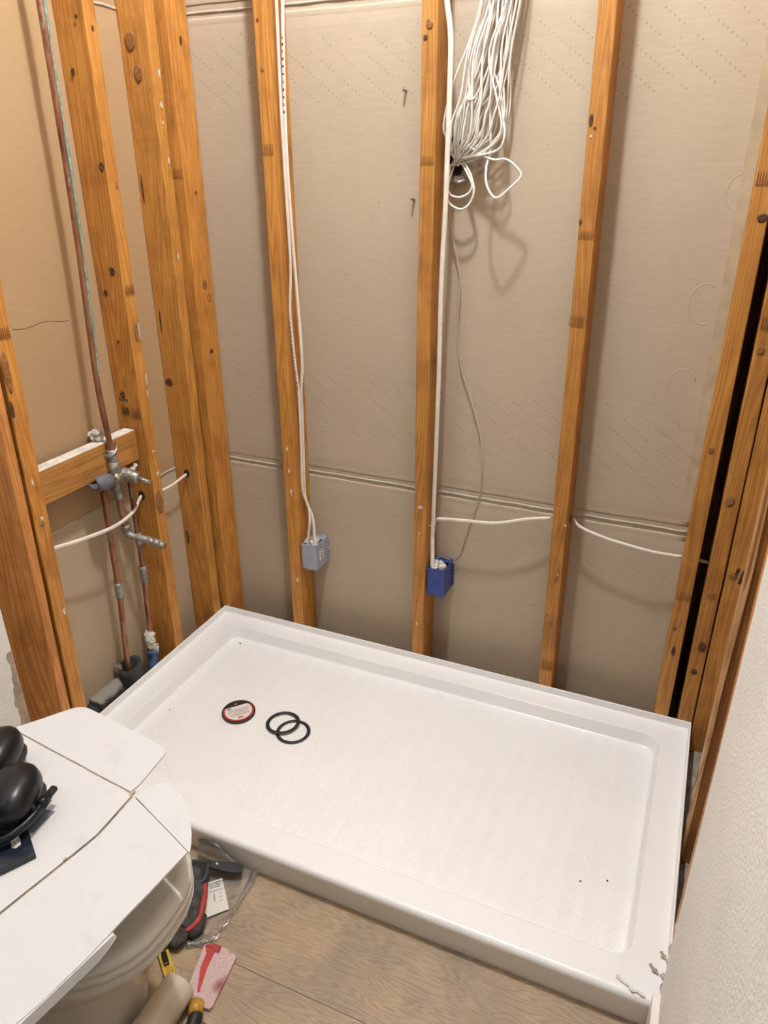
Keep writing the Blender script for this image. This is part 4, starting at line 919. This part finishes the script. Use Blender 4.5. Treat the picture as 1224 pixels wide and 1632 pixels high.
b = MB(); b.loops([egg(0.220, 0.762, 0.176, 0.3095, p=2.4), egg(0.217, 0.768, 0.181, 0.313, p=2.4), egg(0.217, 0.768, 0.181, 0.319, p=2.4), egg(0.224, 0.760, 0.174, 0.3245, p=2.4), egg(0.236, 0.742, 0.162, 0.3255, p=2.4), egg(0.238, 0.739, 0.159, 0.3245, p=2.4), egg(0.25, 0.725, 0.15, 0.3265, p=2.4)]); b.build('lid', M['seat'], to, True)
b = MB(); b.loops([rrect(0.02, 0.185, TY - 0.20, TY + 0.20, 0.03, 0.27), rrect(0.018, 0.195, TY - 0.215, TY + 0.215, 0.03, 0.60)]); b.build('tank', M['porcelain'], to, True)
b = MB(); b.loops([rrect(0.016, 0.20, TY - 0.222, TY + 0.222, 0.03, 0.602), rrect(0.016, 0.20, TY - 0.222, TY + 0.222, 0.03, 0.632), rrect(0.026, 0.19, TY - 0.212, TY + 0.212, 0.03, 0.638)]); b.build('tank_lid', M['porcelain'], to, True)
b = MB(); b.loops([rrect(0.10, 0.26, TY - 0.10, TY + 0.10, 0.03, 0.10), rrect(0.06, 0.26, TY - 0.13, TY + 0.13, 0.03, 0.268)]); b.build('tank_shelf', M['porcelain'], to, True)

# ------------------------------------------------------------------ opened carton on the toilet
cz = 0.3345
bx_ = empty('cardboard_carton', (0.45, -1.2, cz), 'opened-out white cardboard carton lying over the toilet', 'cardboard box')
def sheet(name, outline, zf, th, mat, sub=0.03, parent=bx_):
    """cardboard panel: outline in plan, zf gives its height, real thickness"""
    n = len(outline); bm = bmesh.new()
    vs_ = [bm.verts.new((x, y, 0)) for x, y in outline]; f = bm.faces.new(vs_)
    bmesh.ops.triangulate(bm, faces=[f])
    for _ in range(4):
        ed = [e for e in bm.edges if e.calc_length() > sub]
        if ed: bmesh.ops.subdivide_edges(bm, edges=ed, cuts=1); bmesh.ops.triangulate(bm, faces=bm.faces[:])
    for v in bm.verts: v.co.z = zf(v.co.x, v.co.y)
    ret = bmesh.ops.extrude_face_region(bm, geom=bm.faces[:])
    for g in ret['geom']:
        if isinstance(g, bmesh.types.BMVert): g.co.z += th
    bmesh.ops.recalc_face_normals(bm, faces=bm.faces[:])
    me = bpy.data.meshes.new(name); bm.to_mesh(me); bm.free(); me.materials.append(mat)
    o = bpy.data.objects.new(name, me); put(o, parent); return o
wav = lambda x, y: 0.0012 * noise.noise(Vector((x * 14, y * 14, 2.0)))
zA = lambda x, y: cz + wav(x, y)
def zB(x, y): return cz + wav(x, y) + 0.0005 - 0.006 * max(0, (x - 0.60)) / 0.12
sheet('top_panel', [(0.20, -1.008), (0.556, -1.049), (0.560, -1.145), (0.545, -1.228), (0.528, -1.322), (0.505, -1.46), (0.16, -1.50)], zA, 0.0035, M['card'])
sheet('side_panel', [(0.562, -1.052), (0.724, -1.108), (0.716, -1.19), (0.708, -1.272), (0.702, -1.33), (0.690, -1.40), (0.672, -1.47), (0.511, -1.46), (0.534, -1.322), (0.551, -1.228), (0.566, -1.145)], zB, 0.0035, M['card'])
def zF(x, y): return cz + wav(x, y) + 0.10 * max(0, (y + 1.0 + 0.1 * (x - .2))) * 0.35
fl1 = [(0.206, -1.005), (0.279, -0.909), (0.29, -0.902), (0.303, -0.898), (0.318, -0.899), (0.528, -0.928), (0.540, -0.932), (0.546, -0.940), (0.547, -0.952), (0.552, -1.025), (0.548, -1.044)]
sheet('flap', fl1, zF, 0.003, M['card'])
fl2 = [(0.565, -1.050), (0.572, -1.022), (0.588, -1.000), (0.602, -0.998), (0.626, -1.005), (0.652, -1.020), (0.680, -1.044), (0.702, -1.068), (0.716, -1.088), (0.724, -1.104)]
def zF2(x, y): return cz + wav(x, y) - 0.012 * max(0, (x - 0.57)) / 0.15
sheet('flap', fl2, zF2, 0.003, M['card'])
for px_, py_, r_ in ((0.553, -1.046, .0035), (0.548, -1.205, .002)):
    b = MB(); b.prism([(px_ + r_ * math.cos(a) * (1 + .3 * math.sin(3 * a)), py_ + 2.0 * r_ * math.sin(a) * (1 + .2 * math.sin(2 * a))) for a in (2 * math.pi * j / 12 for j in range(12))], cz + .001, cz + 0.0046 - 0.006 * max(0, px_ - .6) / .12); b.build('torn_spot', M['card_raw'], bx_)
b = MB(); b.box((0.225, -1.44, cz - 0.1015), (0.520, -1.06, cz + 0.0002)); b.build('lower_tray', M['card'], bx_, bevel=0.002)
# folded-down lip along the open edge and the bare core at the creases
b = MB(); R = []
for i in range(13):
    t = i / 12; x = 0.7125 - 0.034 * t; y = -1.272 - 0.20 * t; z = cz + 0.002 - 0.006 * (x - .6) / .12
    d = 0.019 * min(1, 0.25 + t * 6)
    R.append([Vector((x - 0.004, y, z)), Vector((x + 0.001, y - 0.001, z)), Vector((x + 0.004, y - 0.001, z - d)), Vector((x + 0.001, y - 0.001, z - d)), Vector((x - 0.003, y, z - 0.003))])
b.loops(R); b.build('folded_lip', M['card'], bx_)
b = MB(); b.tube(crom([(0.205, -1.0065, cz + .002), (0.32, -1.020, cz + .0022), (0.45, -1.0345, cz + .0018), (0.556, -1.0465, cz + .0022)], 8), 0.0011, 0.0012, 6); b.build('crease', M['card_raw'], bx_)
b = MB(); b.tube(crom([(0.5585, -1.050, cz + .001), (0.5625, -1.146, cz + .001), (0.5475, -1.229, cz + .001), (0.5305, -1.322, cz + .001)], 8), 0.0013, 0.0012, 6); b.build('crease', M['card_raw'], bx_)

# ------------------------------------------------------------------ things on the carton
zt = cz + 0.0046
em = empty('ear_muffs', (0.36, -1.17, zt), 'black ear muffs lying on the white carton', 'ear muffs')
def superell(c, ax, r, p=2.6, nu=14, nv=22):
    """rounded cup: superellipsoid with axes ax (3 vectors) and radii r"""
    R = []; sg = lambda v, e: math.copysign(abs(v) ** e, v); e = 2 / p
    for i in range(nu + 1):
        th = -math.pi / 2 * 0.985 + math.pi * 0.985 * i / nu
        R.append([Vector(c) + ax[0] * (r[0] * sg(math.cos(th), e) * sg(math.cos(f), e)) + ax[1] * (r[1] * sg(math.cos(th), e) * sg(math.sin(f), e)) + ax[2] * (r[2] * sg(math.sin(th), e)) for f in (2 * math.pi * j / nv for j in range(nv))])
    return R
A0 = Vector((-0.42, 0.90, 0.10)).normalized(); A2 = Vector((-0.22, 0.05, 0.95)); A2 = (A2 - A0 * A2.dot(A0)).normalized(); A1 = A2.cross(A0)
def cup(c, k):
    b = MB(); b.loops(superell(c, (A0, A1, A2), (0.060 * k, 0.046 * k, 0.036 * k), 2.6)); cu = b.build('ear_cup', M['black'], em, True); PINV[cu.name] = Matrix.Identity(4)
    b = MB(); b.loops(superell(Vector(c) - A2 * 0.034 * k, (A0, A1, A2), (0.055 * k, 0.041 * k, 0.014 * k), 3.0, 8)); b.build('ear_cushion', M['blacksoft'], cu, True)
    return cu
c1 = Vector((0.405, -1.172, 0.392)); cu = cup(c1, 1.0)
cup((0.292, -1.106, 0.389), 0.92)
# headband arm hooked over the cup
b = MB(); b.tube(crom([(0.449, -1.133, 0.374), (0.454, -1.150, 0.374), (0.461, -1.180, 0.373), (0.458, -1.210, 0.370), (0.446, -1.236, 0.367), (0.40, -1.262, 0.362), (0.30, -1.265, 0.360)], 6), 0.0085, 0.0060, 10, True, (0, 0, 1)); b.build('headband', M['black'], em, True)
b = MB(); b.tube([(0.452, -1.142, 0.375), (0.457, -1.160, 0.3755)], 0.0115, 0.0088, 10, True, (0, 0, 1)); b.tube([(0.459, -1.172, 0.376), (0.452, -1.172, 0.384), (0.440, -1.172, 0.390)], 0.006); b.build('yoke_clip', M['black'], em, True)
b = MB(); mt4 = Matrix.Translation((0.447, -1.124, 0.375)) @ Matrix.Rotation(1.75, 4, 'Z'); b.box((-0.010, -0.006, -0.005), (0.008, 0.006, 0.005), mt4); b.build('band_end', M['black'], em, bevel=0.003)
# blister pack and grey card
pk = empty('drill_bit_pack', (0.44, -1.25, zt), 'flat dark glossy package with a printed bit, beside the ear muffs', 'package')
pq = [(0.430, -1.176), (0.503, -1.222), (0.476, -1.271), (0.36, -1.330), (0.30, -1.258)]
b = MB(); b.prism(pq, zt, zt + 0.010); b.build('card_body', M['pack'], pk, bevel=0.0015)
b = MB(); b.prism([(0.498, -1.2265), (0.4775, -1.2655), (0.365, -1.323), (0.385, -1.2855)], zt + 0.010, zt + 0.0125); b.build('fold_edge', M['pack'], pk, bevel=0.001)
mtx = Matrix.Translation((0.449, -1.212, zt + 0.0103)) @ Matrix.Rotation(math.radians(-40), 4, 'Z')
b = MB(); b.prism([(-.030, -.006), (0.0, -.006), (.004, -.009), (.018, -.008), (.022, -.002), (.018, .006), (.004, .006), (0, .004), (-.030, .004)], 0, .0004, mtx); b.build('printed_bit', M['silver'], pk)
b = MB()
for k in range(4): b.box((-0.012, -0.036 - k * 0.0035, 0), (0.020 - 0.004 * (k % 2), -0.0348 - k * 0.0035, .0003), mtx)
b.build('small_print', M['print'], pk)
b = MB(); b.prism([(0.456, -1.136), (0.4575, -1.186), (0.40, -1.215), (0.385, -1.15)], zt - 0.0005, zt + 0.0012); b.build('grey_card', M['greycard'], None, label='grey-blue card corner sticking out under the ear muffs', cat='card')

# the carton stands on its tray, well clear of the lid: set it and what lies on it at that height
_o = Vector((0.45, -1.20, 0.335)); _t = Vector((0.0761, -0.0477, 0.0851))
_gc = bpy.data.objects['grey_card']
for e in (bx_, em, pk, _gc):
    e.location = (e.location - _o) * 0.919 + _o + _t; e.scale = (0.919,) * 3

# ------------------------------------------------------------------ floor clutter between toilet and pan
# clear bag: lies on the floor, one end runs up the front of the pan
bm = bmesh.new(); NU, NV = 34, 26; grid = []
for i in range(NU + 1):
    rowv = []
    for j in range(NV + 1):
        u, v = i / NU, j / NV                      # v: from pan front (0) towards the viewer (1)
        ax, ay = 0.480 + 0.165 * u, -0.818; bx2, by2 = 0.600 + 0.050 * u, -1.030 + 0.036 * u
        x = ax + (bx2 - ax) * v; y = ay + (by2 - ay) * v; wr_ = noise.noise(Vector((x * 28, y * 28, 0.5))) + 0.5 * noise.noise(Vector((x * 70, y * 60, 3.5)))
        z = FZ + 0.004 + 0.003 * abs(wr_)
        if v < 0.20: z += 0.042 * (1 - v / 0.20) ** 1.3 * (0.75 + 0.5 * math.sin(u * 5.0 + 0.6)); y += 0.0
        if v < 0.20: y = min(y, -0.8195)
        if v > 0.9 or u > 0.94: z += 0.004 * abs(math.sin(u * 40 + v * 31))
        rowv.append(bm.verts.new((x, y, z)))
    grid.append(rowv)
for i in range(NU):
    for j in range(NV): bm.faces.new((grid[i][j], grid[i + 1][j], grid[i + 1][j + 1], grid[i][j + 1]))
me = bpy.data.meshes.new('plastic_bag'); bm.to_mesh(me); bm.free(); me.materials.append(M['bag'])
for p_ in me.polygons: p_.use_smooth = True
bg = bpy.data.objects.new('plastic_bag', me); C.objects.link(bg); sol = bg.modifiers.new('film', 'SOLIDIFY'); sol.thickness = 0.0003
tag(bg, 'crumpled clear plastic bag on the floor against the pan', 'plastic bag')
# leaflet
lf = empty('leaflet', (0.59, -0.91, FZ + 0.0085), 'small white instruction leaflet with a warning triangle on the bag', 'leaflet')
lq = [(0.548, -0.888), (0.574, -0.862), (0.633, -0.921), (0.596, -0.962)]
b = MB(); b.prism(lq, FZ + 0.0085, FZ + 0.0091); b.build('paper', M['leaflet'], lf)
o0 = Vector((0.548, -0.888, FZ + 0.0092)); ux = (Vector((0.574, -0.862, 0)) - Vector((0.548, -0.888, 0))).normalized(); uy = Vector((ux.y, -ux.x, 0)) ; lm = Matrix((ux, uy, Vector((0, 0, 1)))).transposed().to_4x4(); lm.translation = o0
# leaflet reads with its head towards the pan: x across, y down the page
hx = Matrix.Translation((0.5605, -0.8745, FZ + 0.0092)) @ Matrix.Rotation(math.radians(-47), 4, 'Z')
b = MB(); mk = hx
def lrect(b, x0, x1, y0, y1): b.box((y0, -x1, 0), (y1, -x0, .0003), mk)
for k in range(3): lrect(b, -0.014 + 0.002 * k, 0.012, 0.006 + k * 0.0055, 0.0085 + k * 0.0055)
lrect(b, -0.016, 0.014, 0.027, 0.0285); lrect(b, 0.004, 0.006, 0.034, 0.055)
for k in range(3): lrect(b, -0.012, -0.006 + 0.001 * k, 0.036 + k * 0.010, 0.0372 + k * 0.010)
b.build('printed_lines', M['print_grey'], lf)
b = MB(); tri = [(0.006, 0.019), (0.006, 0.003), (0.020, 0.011)]
for (x0_, y0_), (x1_, y1_) in zip(tri, tri[1:] + tri[:1]):
    p0, p1 = mk @ Vector((x0_, y0_, .0002)), mk @ Vector((x1_, y1_, .0002)); b.tube([p0, p1], 0.0010, 0.0004, 4, ref=(0, 0, 1))
b.tube([mk @ Vector((0.0085, 0.011, .0002)), mk @ Vector((0.0140, 0.011, .0002))], 0.0008, 0.0004, 4); b.build('warning_triangle', M['ink'], lf)
# work glove
gl_ = empty('work_glove', (0.55, -0.96, FZ), 'dark grey work glove with red trim beside the toilet', 'glove')
def gpart(name, pts, rx, ry, mat, taper=None, seg=14): b = MB(); b.tube(crom(pts, 6), rx, ry, seg, True, (0, 0, 1), taper); o = b.build(name, M[mat], gl_, True); PINV[o.name] = Matrix.Identity(4); return o
rnd_end = lambda t: max(0.12, math.sqrt(max(0, 1 - max(0, (t - 0.75) / 0.25) ** 2)))
gpart('palm', [(0.512, -0.868, -0.074), (0.530, -0.905, -0.070), (0.552, -0.945, -0.069), (0.566, -0.985, -0.074), (0.566, -1.005, -0.078)], 0.020, 0.033, 'glove', lambda t: 0.92 + 0.12 * math.sin(t * 3.1) + 0.02 * math.sin(t * 40))
for k, (p0, p1, p2, r) in enumerate((((0.592, -0.965, -0.078), (0.600, -0.990, -0.080), (0.590, -1.012, -0.084), .0125), ((0.580, -0.995, -0.078), (0.582, -1.025, -0.080), (0.574, -1.046, -0.085), .0125), ((0.562, -1.000, -0.078), (0.560, -1.035, -0.079), (0.552, -1.060, -0.085), .0125), ((0.545, -0.995, -0.078), (0.540, -1.025, -0.080), (0.530, -1.048, -0.086), .0115))):
    gpart('finger', [p0, tuple((a + c) / 2 for a, c in zip(p0, p1)), p1, tuple((a + c) / 2 for a, c in zip(p1, p2)), p2], r, r * 1.12, 'glove', rnd_end, 12)
gpart('red_trim', [(0.5635, -0.909, -0.064), (0.578, -0.930, -0.062), (0.590, -0.952, -0.062), (0.599, -0.975, -0.065), (0.598, -0.995, -0.068), (0.588, -1.012, -0.071)], 0.007, 0.0075, 'glove_trim', lambda t: 1.0 - 0.35 * t + 0.05 * math.sin(t * 30))
b = MB(); b.tube(crom([(0.508, -0.874, -0.052), (0.518, -0.895, -0.050), (0.540, -0.915, -0.051), (0.556, -0.914, -0.053), (0.558, -0.895, -0.053), (0.541, -0.862, -0.056)], 6), 0.0035, 0.0050, 8, True, (0, 0, 1)); b.build('cuff_edge', M['navy'], gl_, True)
b = MB(); b.prism([(0.512, -0.872), (0.522, -0.893), (0.541, -0.910), (0.554, -0.908), (0.553, -0.893), (0.538, -0.864)], -0.062, -0.0535); b.build('cuff_opening_shade', M['hole'], gl_, bevel=0.001)  # dark slab painting the shade inside the cuff
b = MB(); R = []
for i in range(9):
    t = i / 8; x = 0.533 + 0.080 * t; y = -0.862 + 0.027 * t; hw = 0.008 + 0.006 * min(1, t * 1.6) - 0.003 * max(0, t - .9) * 10; z = -0.066 - 0.010 * t
    n_ = Vector((-0.32, 0.95, 0)); R.append([Vector((x, y, z)) - n_ * hw, Vector((x, y, z)) + n_ * hw, Vector((x, y, z + .005)) + n_ * hw * .9, Vector((x, y, z + .005)) - n_ * hw * .9])
b.loops(R); st_ = b.build('wrist_strap', M['blacksoft'], gl_, bevel=0.001); PINV[st_.name] = Matrix.Identity(4)
b = MB(); lump(b, (0.556, -0.852, -0.0635), 0.0028, random.Random(1)); b.build('strap_stud', M['print'], st_)
# snap-off knife
kn = empty('utility_knife', (0.585, -1.075, FZ), 'yellow snap-off utility knife lying by the toilet foot', 'knife')
km = Matrix.Translation((0.592, -1.080, FZ)) @ Matrix.Rotation(math.radians(-38), 4, 'Z')
b = MB(); b.box((-0.065, -0.011, 0.0), (0.065, 0.011, 0.012), km); b.build('handle', M['yellow'], kn, bevel=0.003)
b = MB(); b.box((-0.055, -0.0045, 0.0121), (0.060, 0.0045, 0.0128), km); b.build('blade_channel', M['ochre'], kn)
b = MB(); b.box((-0.030, -0.0055, 0.0125), (0.000, 0.0055, 0.0195), km); b.build('slider', M['black'], kn, bevel=0.002)
b = MB()
for k in range(10): b.box((0.006 + k * 0.005, 0.0062, 0.0121), (0.0085 + k * 0.005, 0.0082, 0.0126), km)
b.build('scale_marks', M['ink'], kn)
# pink scouring pad with red tape
pp = empty('pink_pad', (0.68, -1.06, FZ), 'pink stained fibre pad on the vinyl planks', 'pad')
pq = [(0.632, -1.010), (0.640, -1.004), (0.662, -1.000), (0.684, -0.999), (0.690, -1.005), (0.700, -1.001), (0.709, -1.006), (0.722, -1.108), (0.719, -1.116), (0.666, -1.120), (0.660, -1.115)]
b = MB(); b.prism(pq, FZ + 0.0005, FZ + 0.009); b.build('fibre_body', M['pink'], pp, bevel=0.002)
b = MB(); b.prism([(0.636, -1.012), (0.645, -1.0035), (0.668, -1.000), (0.672, -1.011), (0.662, -1.012), (0.668, -1.050), (0.683, -1.096), (0.679, -1.0985), (0.655, -1.055), (0.648, -1.025)], FZ + 0.009, FZ + 0.0102); b.build('red_tape', M['red'], pp, bevel=0.0004)
b = MB(); b.prism([(0.636, -1.012), (0.645, -1.0035), (0.668, -1.000), (0.672, -1.013), (0.665, -1.016), (0.650, -1.010)], FZ + 0.0102, FZ + 0.0116); b.build('tape_fold', M['glove_trim'], pp, bevel=0.0004)
# cream tube
ct = empty('plastic_tube', (0.68, -1.22, FZ), 'short cream plastic tube at the foot of the toilet', 'tube')
d_ = Vector((0.0, -1, 0)).normalized(); p0 = Vector((0.652, -1.110, FZ + 0.0345))
b = MB(); b.tube([p0, p0 + d_ * 0.002, p0 + d_ * 0.006, p0 + d_ * 0.02, p0 + d_ * 0.26, p0 + d_ * 0.264], 0.034, None, 28, True, None, lambda t: {0: 0.86, 1: 0.95, 2: 1.0, 3: 1.0, 4: 1.0, 5: 0.94}[round(t * 5)]); b.build('barrel', M['tube'], ct, True)
b = MB(); b.tube([p0 - d_ * 0.0006, p0 + d_ * 0.0], 0.022, None, 24); b.build('end_cap', M['seat'], ct, True)
# yellow and black hand tool poking out behind the tube
ht = empty('hand_tool', (0.71, -1.17, FZ), 'black and yellow tool handle beside the cream tube', 'tool')
b = MB(); b.tube(crom([(0.7065, -1.134, FZ + .016), (0.713, -1.160, FZ + .016), (0.718, -1.20, FZ + .016), (0.720, -1.26, FZ + .016)], 5), 0.0155, 0.0125, 12, True, (0, 0, 1), lambda t: 0.92 + 0.1 * math.sin(t * 6)); b.build('grip', M['blacksoft'], ht, True)
b = MB(); b.tube([(0.694, -1.118, FZ + .017), (0.699, -1.128, FZ + .017), (0.706, -1.139, FZ + .017)], 0.0165, 0.0145, 12, True, (0, 0, 1)); b.build('yellow_collar', M['ochre'], ht, True)
b = MB(); b.prism([(0.724, -1.150), (0.736, -1.150), (0.730, -1.140), (0.722, -1.142)], FZ + .001, FZ + .014); b.build('trigger', M['joint'], ht, bevel=0.001)
# plaster bits and splinters on the planks
for i, (x, y, r) in enumerate(((0.86, -1.0, .0022), (0.985, -1.02, .0022), (1.33, -0.905, .007))):
    b = MB(); lump(b, (x, y, FZ + r * .6), r, random.Random(40 + i)); b.build('plaster_chip', M['plaster'], None, label=['tiny white chip on the planks left of centre', 'tiny white chip on the planks at the bottom edge', 'larger white plaster chip on the planks near the right end'][i], cat='debris')
